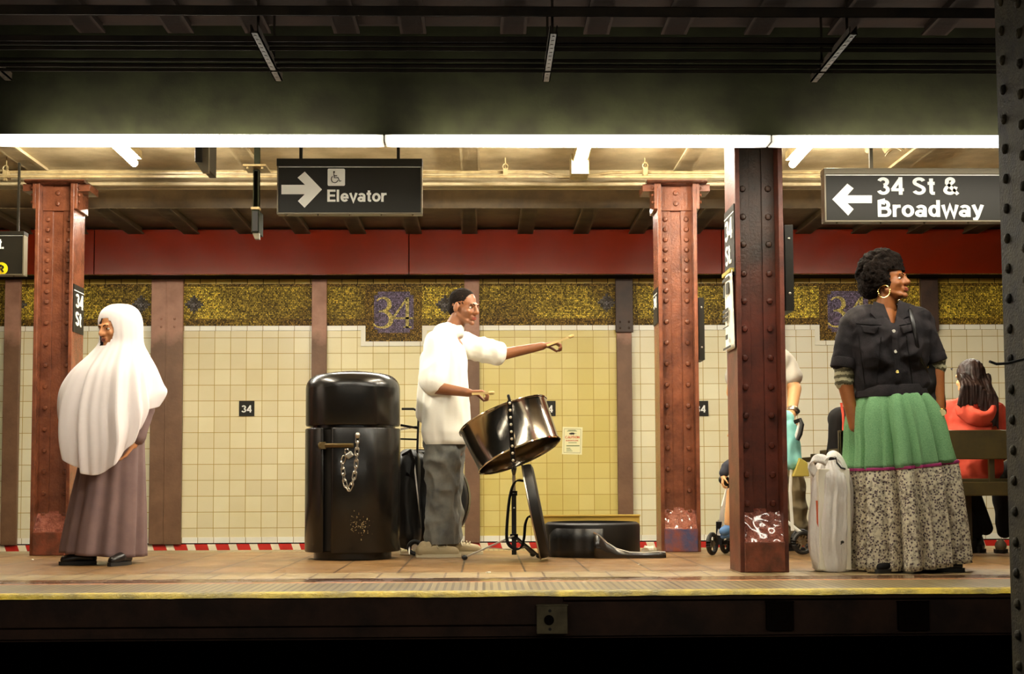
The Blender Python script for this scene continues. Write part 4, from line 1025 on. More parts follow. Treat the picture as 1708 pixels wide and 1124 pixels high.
def face_parts(root, T, Rm, s=1.0, lips=M['lips'], brows=M['hair_black']):
    for q in (-1, 1):
        w = MB().ball(T(q*.030, .0745, .004), (.013*s, .010*s, .008*s), rot=Rm, n=10).build('eye', M['eye_white'], root)
        MB().ball(T(q*.030, .0825, .004), (.006*s, .003*s, .006*s), rot=Rm, n=8).build('iris', M['eye'], w)
        MB().tube([T(q*.014, .0955, .022), T(q*.030, .0945, .028), T(q*.047, .083, .022)], .0032*s, 6).build('eyebrow', brows, root)
    MB().tube([T(-.022, .0925, -.058), T(0, .099, -.055), T(.022, .0925, -.058)], .0045*s, 6).tube([T(-.018, .092, -.065), T(0, .097, -.067), T(.018, .092, -.065)], .005*s, 6).build('lips', lips, root)
def hand(mb, W, d, n, thumb, curl=.5, s=1.0, grip=0):
    """palm and five bent fingers: W wrist, d pointing direction, n direction the palm faces, thumb = side (+1/-1) of d x n"""
    W = Vector(W); d = Vector(d).normalized(); n = Vector(n); n = (n - d*n.dot(d)).normalized(); u = d.cross(n).normalized()
    r = .0088*s
    for o_ in (-.026, -.009, .009, .026):
        mb.cap(W + u*o_*.55*s, W + d*.085*s + u*o_*s, .016*s, .0125*s, n=8)
    for i, (o_, L) in enumerate(((-.030, .066), (-.0105, .080), (.0105, .084), (.030, .074))):
        o_ *= thumb; p = W + d*.088*s + u*o_*s; ang = curl*.55 + .05*i
        for q, f in enumerate((.46, .30, .24)):
            dd = (d*math.cos(ang) + n*math.sin(ang)).normalized(); p2 = p + dd*L*f*s
            mb.cap(p, p2, r*(1 - .08*q), r*(.94 - .08*q), n=8); p = p2; ang += curl*(.9 + .2*q)
    t0 = W + d*.022*s + u*thumb*.026*s; t1 = t0 + (d*.62 + u*thumb*.75 + n*.25).normalized()*.042*s
    t2 = t1 + (d*.85 + u*thumb*(.35 - grip) + n*(.35 + curl*.5)).normalized()*.032*s; t3 = t2 + (d*.9 - u*thumb*grip + n*(.3 + curl*.6)).normalized()*.026*s
    mb.cap(t0, t1, .0155*s, .0115*s, n=8); mb.cap(t1, t2, .0112*s, .0100*s, n=8); mb.cap(t2, t3, .0100*s, .0085*s, n=8)
def shoe(root, heel, d, L, m_up, m_sole, name='shoe', high=.075, laces=False):
    heel = Vector((heel[0], heel[1], 0)); d = Vector((d[0], d[1], 0)).normalized(); u = Vector((-d.y, d.x, 0)); up = Vector((0, 0, 1))
    w = L*.17
    mb = MB(); A = lambda a, b, c: heel + d*a*L + u*b + up*c
    mb.cap(A(.13, 0, .045), A(.17, 0, high*.8), w*.78, w*.6); mb.cap(A(.14, 0, .04), A(.5, 0, .045), w*.85, w*.85); mb.cap(A(.45, 0, .045), A(.82, 0, .032), w*.92, w*.72)
    mb.cap(A(.3, 0, high*.85), A(.62, 0, .045), w*.5, w*.5)
    up_ = blob(mb, name, m_up, root, voxel=.006, smooth=3)
    for v in up_.data.vertices:
        z = v.co.z + ORI[up_.name].z
        if z < .012: v.co.z = .012 - ORI[up_.name].z
    mb = MB(); out = []
    for i in range(28):
        a = 2*PI*i/28; x = .5 - .5*math.cos(a); ww = w*(.78 + .25*math.sin(PI*min(1, x*1.1))**2)*abs(math.sin(a))**.6*(1 if math.sin(a) > 0 else -1)
        out.append(A(x*.98 - .0, ww*1.05, 0))
    lo = [mb.bm.verts.new(p + up*.001) for p in out]; hi = [mb.bm.verts.new(p + up*.022) for p in out]
    mb.face(lo); mb.face(hi[::-1])
    for i in range(28): mb.face([lo[i], lo[(i+1) % 28], hi[(i+1) % 28], hi[i]])
    mb.build('sole', m_sole, up_)
    if laces:
        mb = MB()
        for k in range(5):
            a = .36 + k*.075; z = .104 - .0045*k
            mb.tube([A(a, -w*.62, z - .030), A(a + .01, -w*.3, z - .006), A(a + .02, 0, z), A(a + .01, w*.3, z - .006), A(a, w*.62, z - .030)], .0042, 6)
        mb.tube([A(.38, 0, .105), A(.44, -w*.6, .095), A(.50, -w*.98, .06)], .0035, 6)
        mb.build('laces', m_sole, up_)
    return up_
def drape(D, rings, n=144, folds=((13, .5, .3), (21, .3, 1.7), (8, .5, 4.0)), skip=None, twist=0):
    """cloth hanging in folds; ring = (xl, yl, xr, yr, depth radius, fold size, front drop px, centre shift in depth)"""
    mb = MB(); rows = []
    for ri, rg in enumerate(rings):
        xl, yl, xr, yr, ry, amp = rg[:6]; drop = rg[6] if len(rg) > 6 else 0; dy = rg[7] if len(rg) > 7 else 0
        A, B = P(xl, yl, D), P(xr, yr, D); row = []
        for k in range(n):
            th = 2*PI*k/n; c, s_ = math.cos(th), math.sin(th)
            f = sum(a*math.cos(m_*th + ph + twist*ri/len(rings)) for m_, a, ph in folds)
            q = 1 + amp*f
            x = (A.x + B.x)/2 + (B.x - A.x)/2*c*q; y = D + dy + ry*s_*q
            z = A.z + (B.z - A.z)*(c*.5 + .5) - max(0, -s_)**1.5*drop*S(D)
            row.append(Vector((x, y, z)))
        rows.append(row)
    # denser rings by smooth interpolation
    out = []
    for i in range(len(rows) - 1):
        p0 = rows[max(i-1, 0)]; p1 = rows[i]; p2 = rows[i+1]; p3 = rows[min(i+2, len(rows)-1)]
        for q in range(4):
            t_ = q/4; t2, t3 = t_*t_, t_*t_*t_
            out.append([.5*((2*b) + (c_ - a)*t_ + (2*a - 5*b + 4*c_ - d)*t2 + (3*b - a - 3*c_ + d)*t3) for a, b, c_, d in zip(p0, p1, p2, p3)])
    out.append(rows[-1])
    V = mb.grid(out)
    if skip:
        dead = [f for f in mb.bm.faces if skip(f.calc_center_median())]
        bmesh.ops.delete(mb.bm, geom=dead, context='FACES')
    return mb
def px(D): return lambda x, y, d=0: P(x, y, D + d)

def cut_z(o, z, above=False):
    bm = bmesh.new(); bm.from_mesh(o.data); base = ORI[o.name]
    bmesh.ops.bisect_plane(bm, geom=list(bm.verts) + list(bm.edges) + list(bm.faces), plane_co=Vector((0, 0, z)) - base, plane_no=(0, 0, 1), clear_inner=not above, clear_outer=above)
    bm.to_mesh(o.data); bm.free()
# ---- woman in a white headscarf ------------------------------------------------
D = 8.15; Q = px(D)
root = thing('person', (Q(185, 930).x, D, 0), 'person in a long white headscarf and greyish purple dress standing by the left column', 'person')
mb = MB(); hc = Q(192, 549, -.045)
T, Rm = head(mb, hc, (-.60, -.78, -.14), neck=Q(198, 592), ears=False)
mb.cap(Q(178, 605), Q(220, 603), .075, .075); mb.cap(Q(198, 605), Q(193, 700), .12, .11); mb.cap(Q(192, 700), Q(190, 760), .12, .13)
mb.cap(Q(175, 770), Q(160, 915), .075, .045); mb.cap(Q(208, 770), Q(218, 915), .075, .045)
# arm on the right of the view, bent with the hand low; other arm held away under the scarf
mb.cap(Q(226, 608), Q(240, 680, -.02), .048, .040); mb.cap(Q(240, 680, -.02), Q(222, 742, -.10), .038, .027)
hand(mb, Q(222, 742, -.10), (-.5, -.3, -.8), (-.6, -.2, .4), 1, .5)
mb.cap(Q(166, 608), Q(138, 668, -.06), .048, .040); mb.cap(Q(138, 668, -.06), Q(122, 735, -.14), .038, .027)
hand(mb, Q(122, 735, -.14), (-.15, -.25, -1), (1, 0, 0), -1, .5)
blob(mb, 'body', M['skin_tan'], root, voxel=.0055, smooth=3)
face_parts(root, T, Rm)
dr = drape(D, [(163, 598, 230, 598, .13, .01), (152, 640, 238, 640, .17, .02), (146, 700, 238, 700, .18, .03), (138, 760, 239, 760, .19, .04), (124, 830, 240, 830, .21, .08), (112, 890, 240, 890, .235, .10), (107, 920, 240, 928, .25, .105)], folds=((11, .5, .3), (17, .3, 1.7), (6, .6, 4.0)), twist=.6)
dr.build('dress', M['purple_dress'], root, solid=.005)
mb = MB(); mb.cap(Q(224, 606), Q(240, 682, -.02), .075, .068); mb.cap(Q(240, 682, -.02), Q(228, 728, -.085), .062, .055)
mb.cap(Q(168, 606), Q(138, 668, -.06), .075, .062); mb.cap(Q(138, 668, -.06), Q(126, 715, -.12), .060, .055); mb.cap(Q(168, 606), Q(224, 606), .08, .08)
blob(mb, 'dress_sleeves', M['purple_dress'], root, voxel=.008, smooth=4, fold=.006, fold_scale=(14, 14, 5))
def hood_skip(c):
    v = Rm.transposed() @ (c - hc)
    return v.y > .02 and ((v.x/.064)**2 + ((v.z + .012)/.080)**2) < 1 and v.length < .2
dr = drape(D, [(196, 508, 208, 508, .012, 0), (184, 510, 220, 510, .065, 0), (171, 519, 231, 519, .108, 0), (165, 535, 237, 535, .128, .004), (167, 555, 238, 555, .125, .008, 0, -.005),
    (166, 574, 240, 574, .12, .02, 0, -.01), (148, 594, 248, 592, .17, .035, 4), (124, 618, 258, 614, .21, .08, 14, -.02), (107, 650, 266, 640, .225, .12, 45, -.04), (107, 690, 270, 654, .21, .16, 78, -.06), (117, 722, 256, 676, .185, .20, 92, -.07)],
    folds=((11, .55, .3), (17, .45, 1.1), (27, .3, 2.0), (5, .3, 4.4)), skip=hood_skip, twist=1.0)
dr.build('headscarf', M['white_scarf'], root, solid=.004, sub=1)
mb = MB(); mb.ball(T(0, .030, -.128), (.080, .085, .040), rot=Rm, n=20); mb.build('chin_wrap', M['white_scarf'], root)
shoe(root, (Q(157, 935, -.16).x, D - .10), (-1, -.22), .225, M['leather'], M['rubber'])
shoe(root, (Q(228, 935, .05).x, D - .10), (-.35, -1), .22, M['leather'], M['rubber'])

# ---- man playing the drum -------------------------------------------------------
D = 8.78; Q = px(D)
root = thing('person', (Q(738, 925).x, D, 0), 'person in a white T-shirt and grey jeans playing the steel drum', 'person')
mb = MB(); hc = Q(773, 513)
T, Rm = head(mb, hc, (.82, -.52, -.16), neck=Q(752, 556), s=1.05)
mb.cap(Q(740, 578, -.12), Q(740, 578, .12), .062, .062); mb.cap(Q(742, 585), Q(742, 720), .13, .125); mb.cap(Q(742, 745), Q(742, 745, .03), .13, .13)
mb.cap(Q(738, 760, -.1), Q(736, 905, -.1), .07, .045); mb.cap(Q(748, 760, .1), Q(752, 895, .12), .07, .045)
mb.cap(Q(735, 582, -.17), Q(722, 644, -.26), .045, .042); mb.cap(Q(722, 646, -.26), Q(782, 655, -.30), .044, .028)
hand(mb, Q(782, 655, -.30), (1, -.1, .05), (-.1, 0, -1), 1, 1.1, 1.05, grip=.5)
mb.cap(Q(757, 570, .2), Q(832, 592, .24), .052, .044); mb.cap(Q(832, 592, .24), Q(905, 577, .22), .044, .028)
hand(mb, Q(905, 577, .22), (1, 0, .22), (.2, 0, -1), 1, 1.1, 1.05, grip=.5)
blob(mb, 'body', M['skin_dark'], root, voxel=.0055, smooth=3)
face_parts(root, T, Rm, 1.05)
mb = MB(); mb.ball(T(0, -.016, .042), (.080, .098, .086), rot=Rm, n=20); mb.ball(T(0, -.045, -.01), (.066, .068, .062), rot=Rm, n=16)
def cut_face(o, T, Rm, c, fn):
    bm = bmesh.new(); bm.from_mesh(o.data); base = ORI[o.name]
    dead = [f for f in bm.faces if fn(Rm.transposed() @ (f.calc_center_median() + base - c))]
    bmesh.ops.delete(bm, geom=dead, context='FACES'); bm.to_mesh(o.data); bm.free()
o = blob(mb, 'short_hair', M['hair_black'], root, voxel=.006, smooth=1, fold=.002, fold_scale=(60, 60, 60))
cut_face(o, T, Rm, hc, lambda v: v.y > .045 - .35*v.z*0 + (v.z - .05)*.3)
mb = MB(); mb.cap(Q(737, 578, -.13), Q(737, 578, .13), .115, .115); mb.cap(Q(742, 600, -.10), Q(742, 720, -.09), .145, .165); mb.cap(Q(742, 600, .10), Q(744, 720, .09), .145, .165)
mb.cap(Q(738, 560, 0), Q(757, 552, 0), .075, .07)
mb.cap(Q(733, 572, -.17), Q(721, 635, -.25), .09, .090); mb.cap(Q(755, 570, .17), Q(830, 590, .24), .085, .082); mb.cap(Q(716, 600, -.1), Q(712, 690, 0), .06, .07)
o = blob(mb, 't_shirt', M['white_cotton'], root, voxel=.009, smooth=5, fold=.014, fold_scale=(9, 9, 3))
cut_z(o, P(742, 741, 8.6).z)
mb = MB()
mb.cap(Q(742, 736, -.06), Q(742, 736, .06), .140, .140); mb.cap(Q(738, 752, -.1), Q(738, 828, -.1), .125, .100); mb.cap(Q(738, 828, -.1), Q(736, 897, -.1), .100, .112)
mb.cap(Q(745, 752, .1), Q(748, 828, .11), .118, .09); mb.cap(Q(748, 828, .11), Q(752, 892, .12), .09, .092)
o = blob(mb, 'jeans', M['jeans'], root, voxel=.009, smooth=4, fold=.016, fold_scale=(10, 10, 8))
cut_z(o, .085)
shoe(root, (Q(695, 925).x, 8.62), (1, -.03), 76*S(D), M['shoe_canvas'], M['rubber_white'], high=.095, laces=True)
shoe(root, (Q(733, 925).x, 8.93), (1, .05), 74*S(D), M['shoe_canvas'], M['rubber_white'], high=.095, laces=True)
for a, b, lab in ((Q(787, 657, -.36), Q(822, 655, -.36), "short wooden drum mallet in the drummer's lowered hand"), (Q(912, 576, .17), Q(955, 560, .16), "short wooden drum mallet in the drummer's outstretched hand")):
    r = thing('drum_mallet', a, lab, 'mallet')
    MB().cyl(a, b, .008, .007, n=10).build('stick', M['wood_stick'], r); MB().cap(b - (b-a).normalized()*.02, b, .011, .012).build('rubber_tip', M['wood_stick'], r)

# ---- woman in the denim jacket --------------------------------------------------
D = 7.1; Q = px(D)
root = thing('person', (Q(1500, 955).x, D, 0), 'person with an afro, dark denim jacket and long green and printed skirt looking right', 'person')
mb = MB(); hc = Q(1483, 471)
T, Rm = head(mb, hc, (.76, -.64, .12), s=.97, neck=Q(1478, 516, .02))
mb.cap(Q(1436, 540), Q(1518, 536), .062, .062); mb.cap(Q(1480, 560, .02), Q(1484, 650, .02), .085, .10); mb.cap(Q(1478, 530), Q(1480, 545, -.05), .06, .05); mb.cap(Q(1470, 690), Q(1510, 690), .13, .13)
mb.cap(Q(1462, 720), Q(1458, 945), .085, .05); mb.cap(Q(1520, 720), Q(1540, 945), .085, .05)
mb.cap(Q(1422, 540), Q(1408, 632), .052, .043); mb.cap(Q(1408, 632), Q(1425, 712, -.03), .043, .028); hand(mb, Q(1425, 712, -.03), (.45, .15, -1), (1, .3, 0), 1, .3, .95)
mb.cap(Q(1532, 536), Q(1562, 612), .052, .043); mb.cap(Q(1562, 612), Q(1567, 692, -.05), .043, .028); hand(mb, Q(1567, 692, -.05), (-.45, .2, -1), (-1, .3, 0), -1, .3, .95)
blob(mb, 'body', M['skin_brown'], root, voxel=.0055, smooth=3)
face_parts(root, T, Rm, .97)
# afro
mb = MB(); rnd = random.Random(5)
cA = Q(1468, 455, .04); mb.ball(cA, (.105, .115, .108), n=20); mb.ball(Q(1452, 475, .05), (.068, .085, .08), n=14); mb.ball(Q(1480, 436, .03), (.078, .085, .06), n=14)
for i in range(420):
    a = rnd.random()*2*PI; b = math.acos(1 - 2*rnd.random()*.86); d_ = Vector((math.sin(b)*math.cos(a), math.sin(b)*math.sin(a), math.cos(b)))
    mb.ball(cA + Vector((d_.x*.115, d_.y*.122, d_.z*.120)), .011 + rnd.random()*.012, n=6)
o = blob(mb, 'afro_hair', M['hair_black'], root, voxel=.006, smooth=1, fold=.006, fold_scale=(50, 50, 50))
def face_zone(v): return v.y > .035 and abs(v.x) < .085 and v.z < .052
cut_face(o, T, Rm, hc, face_zone)
for q, nm in ((-1, 'earring'), (1, 'earring')):
    c = T(q*.086, .0, -.062); 
    MB().tube([c + Rm @ Vector((q*.004, .033*math.cos(t_), .033*math.sin(t_))) for t_ in [2*PI*i/24 for i in range(24)]], .0032, 8, closed=True).build(nm, M['gold'], root)
c = T(-.084, -.0, -.045)
# jacket: bodice, sleeves, and the pieces sewn to it
mb = MB()
mb.cap(Q(1440, 545), Q(1520, 542), .118, .118); mb.cap(Q(1455, 560, -.03), Q(1460, 590, -.05), .13, .12); mb.cap(Q(1512, 558, -.03), Q(1512, 590, -.05), .13, .12)
mb.cap(Q(1458, 610), Q(1462, 640), .128, .125); mb.cap(Q(1510, 610), Q(1514, 640), .118, .118)
mb.cap(Q(1468, 532), Q(1500, 530), .085, .085); mb.cap(Q(1485, 560, -.05), Q(1488, 640, -.02), .125, .125)
mb.cap(Q(1424, 545), Q(1408, 604), .080, .066); mb.cap(Q(1534, 540), Q(1558, 596), .080, .062)
jk = blob(mb, 'denim_jacket', M['denim'], root, voxel=.008, smooth=4, fold=.010, fold_scale=(8, 8, 10))
bm = bmesh.new(); bm.from_mesh(jk.data); base = ORI[jk.name]
nk = Q(1482, 512, -.08); dead = [f for f in bm.faces if (lambda p: (abs(p.x - nk.x) < .060 - max(0, (nk.z - p.z))*.55) and p.z > nk.z - .095 and p.y < D)(f.calc_center_median() + base)]
bmesh.ops.delete(bm, geom=dead, context='FACES'); bm.to_mesh(jk.data); bm.free()
# waistband
dr = drape(D, [(1431, 646, 1541, 642, .142, .004), (1427, 655, 1545, 652, .150, .004), (1426, 664, 1547, 661, .150, .004)], folds=((7, .5, 1), (11, .3, 2)))
dr.build('waistband', M['denim'], jk, solid=.008)
# cuffs
def ring_band(a, b, r, name, m, parent, th=.006, n=28):
    a, b = Vector(a), Vector(b); mb = MB(); mb.lathe(a, b - a, [(r*.97, 0), (r, .004), (r*1.02, (b-a).length - .004), (r*.98, (b-a).length)], n, False, False)
    return mb.build(name, m, parent, solid=th)
ring_band(Q(1409, 598), Q(1406.5, 614), .066, 'cuff', M['denim'], jk, .008); ring_band(Q(1555, 590), Q(1560, 604), .062, 'cuff', M['denim'], jk, .008)
mb = MB(); mb.cap(Q(1408, 608), Q(1408, 636), .056, .050); o = blob(mb, 'striped_sleeve', M['striped_jersey'], root, voxel=.007, smooth=2, fold=.006, fold_scale=(10, 10, 30))
mb = MB(); mb.cap(Q(1560, 600), Q(1564, 612), .054, .048); o = blob(mb, 'striped_sleeve', M['striped_jersey'], root, voxel=.007, smooth=2, fold=.006, fold_scale=(10, 10, 30))
# helpers that lay small pieces on the jacket's surface
from mathutils.bvhtree import BVHTree
def surf(o):
    base = ORI[o.name]; t_ = BVHTree.FromPolygons([v.co + base for v in o.data.vertices], [tuple(p.vertices) for p in o.data.polygons])
    def hit(x, y, out=.004):
        q = P(x, y, 5.0); o_ = Vector((0, 0, CAMZ)); d_ = (q - o_).normalized(); h = t_.ray_cast(o_, d_)
        return (h[0] - d_*out) if h[0] is not None else None
    return hit
hit = surf(jk)
def patch(name, m, poly, parent, out=.004, solid=.004, nx=8):
    """four corner patch (px) laid on the surface"""
    (ax, ay), (bx, by), (cx, cy), (dx, dy) = poly; rows = []
    for i in range(nx + 1):
        v = i/nx; row = []
        for j in range(nx + 1):
            u = j/nx; x = (ax*(1-u) + bx*u)*(1-v) + (dx*(1-u) + cx*u)*v; y = (ay*(1-u) + by*u)*(1-v) + (dy*(1-u) + cy*u)*v
            h = hit(x, y, out); row.append(h)
        if all(p is not None for p in row): rows.append(row)
    if len(rows) > 1:
        g = MB(); g.grid(rows, closed=False); return g.build(name, m, parent, solid=solid)
patch('pocket_flap', M['denim'], [(1436, 543), (1466, 545), (1460, 557), (1440, 554)], jk, .006, .006)
patch('pocket_flap', M['denim'], [(1502, 545), (1524, 541), (1523, 551), (1506, 557)], jk, .006, .006)
patch('button_placket', M['denim'], [(1487, 552), (1497, 552), (1504, 640), (1494, 641)], jk, .005, .005, 14)
for (x0, y0), (x1, y1) in (((1432, 560), (1442, 640)), ((1470, 562), (1462, 640)), ((1512, 560), (1522, 640)), ((1428, 540), (1470, 542)), ((1500, 543), (1526, 538))):
    pts = [hit(x0 + (x1-x0)*i/12, y0 + (y1-y0)*i/12, .002) for i in range(13)]
    pts = [p for p in pts if p is not None]
    if len(pts) > 3: MB().tube(pts, .0026, 6).build('seam', M['black_cloth'], jk)
for x, y in ((1491, 552), (1494, 586), (1497, 620)):
    p = hit(x, y, .010)
    if p: MB().cyl(p, p + Vector((0, .008, 0)), .009, n=14).build('button', M['gold'] if y > 600 else M['chrome_dull'], jk)
# collar: two pointed leaves
for pts in ([(1457, 503), (1474, 508), (1490, 549), (1466, 538), (1451, 522)], [(1499, 500), (1514, 507), (1524, 527), (1510, 530), (1491, 549)]):
    ps = []
    for x, y in pts:
        ps.append(Q(x, y, -.125 if y > 515 else -.06))
    c = sum(ps, Vector())/len(ps) - Vector((0, .012, 0)); mb = MB(); cv = mb.bm.verts.new(c); vs = [mb.bm.verts.new(p) for p in ps]
    for i in range(len(vs)): mb.face([cv, vs[i], vs[(i+1) % len(vs)]])
    mb.build('collar', M['denim'], jk, solid=.008, bevel=.002)
# skirt
F1 = ((11, .6, .3), (19, .5, 1.7), (7, .35, 4.0), (31, .3, .8))
up_ = drape(D, [(1432, 660, 1545, 656, .150, .01), (1422, 680, 1560, 676, .17, .07), (1419, 710, 1570, 702, .19, .10), (1420, 745, 1577, 735, .21, .115), (1418, 783, 1586, 768, .225, .12, 4)], folds=F1, twist=.5)
up_.build('upper_skirt', M['green_crinkle'], root, solid=.004)
low = drape(D, [(1418, 783, 1586, 768, .225, .12, 4), (1419, 800, 1590, 786, .235, .13, 4), (1420, 850, 1598, 840, .255, .14, 4), (1420, 900, 1604, 888, .27, .15, 4), (1420, 948, 1608, 930, .285, .155, 6)], folds=F1, twist=.6)
low.build('lower_skirt', M['printed_cotton'], root, solid=.004)
tr = drape(D, [(1417, 781, 1587, 766, .228, .12, 4), (1417, 785.5, 1588, 770.5, .229, .12, 4)], folds=F1, twist=0)
tr.build('magenta_trim', M['magenta'], root, solid=.006)
shoe(root, (Q(1492, 955).x, 6.98), (-.8, -.55), .21, M['black_cloth'], M['rubber'], high=.05)
shoe(root, (Q(1527, 955).x, 7.02), (1, -.35), .23, M['leather'], M['rubber'], high=.05)
w = ring_band(Q(1566.5, 683, -.047), Q(1566.8, 690, -.05), .035, 'wrist_watch', M['gold'], root, .006)
MB().cyl(Q(1572, 688, -.115), Q(1572, 688, -.095), .018, n=20).build('watch_face', M['dial'], w)
# shoulder bag
D_ = 7.1
r = thing('shoulder_bag', Q(1549, 690, .03), 'black shoulder bag hanging under the arm of the person in denim', 'bag')
mb = MB(); mb.cap(Q(1548, 600, .02), Q(1552, 665, .02), .055, .085); mb.cap(Q(1540, 650, .0), Q(1556, 672, .04), .07, .07)
bd = blob(mb, 'bag_body', M['leather'], r, voxel=.008, smooth=4, fold=.008, fold_scale=(10, 10, 8))
MB().tube([Q(1514, 512, .02), Q(1518, 518, -.105), Q(1524, 545, -.165), Q(1530, 575, -.165), Q(1537, 602, -.13), Q(1546, 622, -.06)], .011, 8).build('strap', M['leather'], r)
for x, y in ((1534, 562), (1546, 598), (1547, 612)): MB().ball(Q(x, y, -.13 if y < 580 else -.06), .008, n=8).build('buckle', M['gold'], r)

# ---- bench and the people on it -------------------------------------------------
DB = 8.3; Qb = px(DB)
def wz(y, d=0): return P(1600, y, DB + d).z
xl, xr = P(1402, 760, DB).x, P(1402, 760, DB).x + 2.9
r = thing('bench', ((xl+xr)/2, DB + .25, 0), 'dark olive wooden bench behind the person in the long skirt, seen from its back', 'bench')
MB().box(xl, xr, DB, DB + .035, wz(766), wz(717)).build('backrest_board', M['bench'], r, bevel=.006, smooth=False)
MB().box(xl, xr, DB, DB + .05, wz(827), wz(804)).build('rear_rail', M['bench'], r, bevel=.006, smooth=False)
MB().box(xl, xr, DB + .05, DB + .5, wz(806), wz(806) + .03).build('seat', M['bench'], r, bevel=.006, smooth=False)
for k in range(4):
    x = xl + .02 + k*(xr - xl - .08)/3 if k else xl + .0
    b_ = MB().box(x, x + .035, DB + (.037 if k else 0), DB + .06, 0 if k in (0, 3) else wz(806), wz(717)); b_.build('post', M['bench'], r, smooth=False)
    MB().box(x - .0, x + .05, DB + .05, DB + .52, .655, .69).build('armrest', M['bench'], r, bevel=.006, smooth=False)
    MB().box(x, x + .04, DB + .46, DB + .51, 0, .655).build('front_leg', M['bench'], r, bevel=.004, smooth=False)
# a second seat further along, its end seen beside the plastic bag
a = P(1352, 757, 8.75); 
r = thing('bench', (a.x, 9.0, 0), 'end of a dark wooden bench seat just behind the top of the plastic bag', 'bench')
MB().box(a.x, P(1384, 757, 8.75).x, 8.72, 8.76, P(1352, 771, 8.75).z, a.z).build('end_board', M['bench'], r, bevel=.004, smooth=False)
MB().box(a.x + .0, a.x + .11, 8.76, 9.1, a.z - .05, a.z - .02).build('arm_board', M['bench'], r, bevel=.004, smooth=False)
for x in (a.x + .05,): MB().box(x, x + .04, 8.8, 8.85, 0, a.z - .05).build('support', M['bench'], r, smooth=False)
def seated(root, xpx, D, m_skin, shoulder_y, torso_r, head_y, lean=0, arm=.2, head_s=1.0, legs_px=None, hfwd=(0, 1, 0)):
    """sits with its back to the view, thighs going away from it, shins down to the floor"""
    Q = px(D); mb = MB(); c = Q(xpx, shoulder_y)
    T, Rm = head(mb, Q(xpx, head_y), hfwd, s=head_s, neck=c + Vector((0, 0, .02)))
    seat = .50; hx = c.x; z = c.z - .06
    mb.cap((hx - arm*.75, D, z), (hx + arm*.75, D, z), .06, .06); mb.cap((hx, D, z - .03), (hx, D, seat + .12), torso_r*.8, torso_r*.8)
    for e in (-1, 1):
        mb.cap((hx + e*.09, D + .02, seat + .08), (hx + e*.10, D + .42, seat + .03), .075, .055)
        mb.cap((hx + e*arm*.95, D, z), (hx + e*arm*1.15, D + .03, z - .26), .045, .038); mb.cap((hx + e*arm*1.15, D + .03, z - .26), (hx + e*.10, D + .26, seat + .17), .038, .026)
        hand(mb, (hx + e*.10, D + .26, seat + .17), (-e*.4, .8, -.2), (0, 0, -1), e, .5)
    return T, Rm, mb, c, hx, z, seat
D = 8.58; Q = px(D)
root = thing('person', (Q(1622, 925).x, D, .45), 'person with long dark hair and red hooded top seated on the bench', 'person')
T, Rm, mb, c, hx, z, seat = seated(root, 1619, D, None, 672, .15, 632, arm=.17, hfwd=(-.45, .9, 0))
blob(mb, 'body', M['skin_light'], root, voxel=.0055, smooth=3)
mb = MB(); mb.cap((hx - .12, D, z), (hx + .12, D, z), .088, .088); mb.cap((hx, D, z - .05), (hx, D, seat + .08), .165, .175); mb.cap((hx - .05, D, z - .05), (hx - .05, D, seat + .08), .14, .14)
mb.cap((hx + .05, D, z - .05), (hx + .05, D, seat + .08), .14, .15)
for e in (-1, 1): mb.cap((hx + e*.16, D, z), (hx + e*.20, D + .03, z - .26), .07, .062); mb.cap((hx + e*.20, D + .03, z - .26), (hx + e*.11, D + .22, seat + .17), .06, .05)
blob(mb, 'hooded_top', M['red_fleece'], root, voxel=.009, smooth=4, fold=.008, fold_scale=(9, 9, 9))
mb = MB()
for k in range(5):
    rr = .150 - k*.020; zc = P(1622, 694, D).z + .02 - k*.004
    mb.tube([(hx + .0 + rr*math.cos(t_), D - .135 - .016*k - .03*math.sin(t_)**2, zc + .055 + (rr*.85)*math.sin(t_)) for t_ in [PI + PI*i/16 for i in range(17)]], [.012 + .012*math.sin(PI*i/16) for i in range(17)], 10)
mb.ball((hx, D - .09, z + .02), (.11, .06, .09), n=16)
blob(mb, 'hood', M['red_fleece'], root, voxel=.007, smooth=3, fold=.004, fold_scale=(12, 12, 12))
mb = MB(); hcx = P(1619, 632, D)
mb.ball(hcx + Vector((0, -.01, .035)), (.088, .108, .098), n=20); mb.ball(hcx + Vector((0, -.05, -.02)), (.088, .075, .12), n=16)
rnd = random.Random(11)
for i in range(26):
    t_ = i/25; x0 = hcx.x - .08 + .165*t_; top = Vector((x0, D - .07, hcx.z + .02)); k_ = (t_ - .35)
    low_ = P(1597 + 68*t_, (672 + 10*rnd.random() if t_ < .55 else 688 + 26*(t_ - .55)/.45 + 8*rnd.random()), D - .19)
    mid = (top + low_)/2 + Vector((.012*math.sin(i), -.055, .02))
    mb.tube([top, mid, low_], [.020, .017, .005], 8)
blob(mb, 'long_hair', M['hair_long'], root, voxel=.006, smooth=2, fold=.005, fold_scale=(70, 20, 4))
MB().tube([P(1588, 617, D + .0), P(1586, 615, D + .06), P(1589, 614, D + .1)], .003, 6).build('glasses_arm', M['black_plastic'], root)
mb = MB()
for e in (-1, 1):
    mb.cap((hx + e*.08, D + .0, seat + .085), (hx + e*.095, D + .42, seat + .03), .085, .068)
mb.cap((hx - .095, D + .42, seat + .03), (P(1626, 880, D + .3).x, D + .30, .14), .066, .055); mb.cap((hx + .095, D + .42, seat + .03), (P(1644, 880, D + .33).x, D + .33, .16), .066, .05)
blob(mb, 'black_trousers', M['black_cloth'], root, voxel=.008, smooth=3)
shoe(root, (P(1636, 905, 8.85).x, 8.95), (-.5, -.9), .26, M['black_nylon'], M['rubber'], name='boot', high=.11)
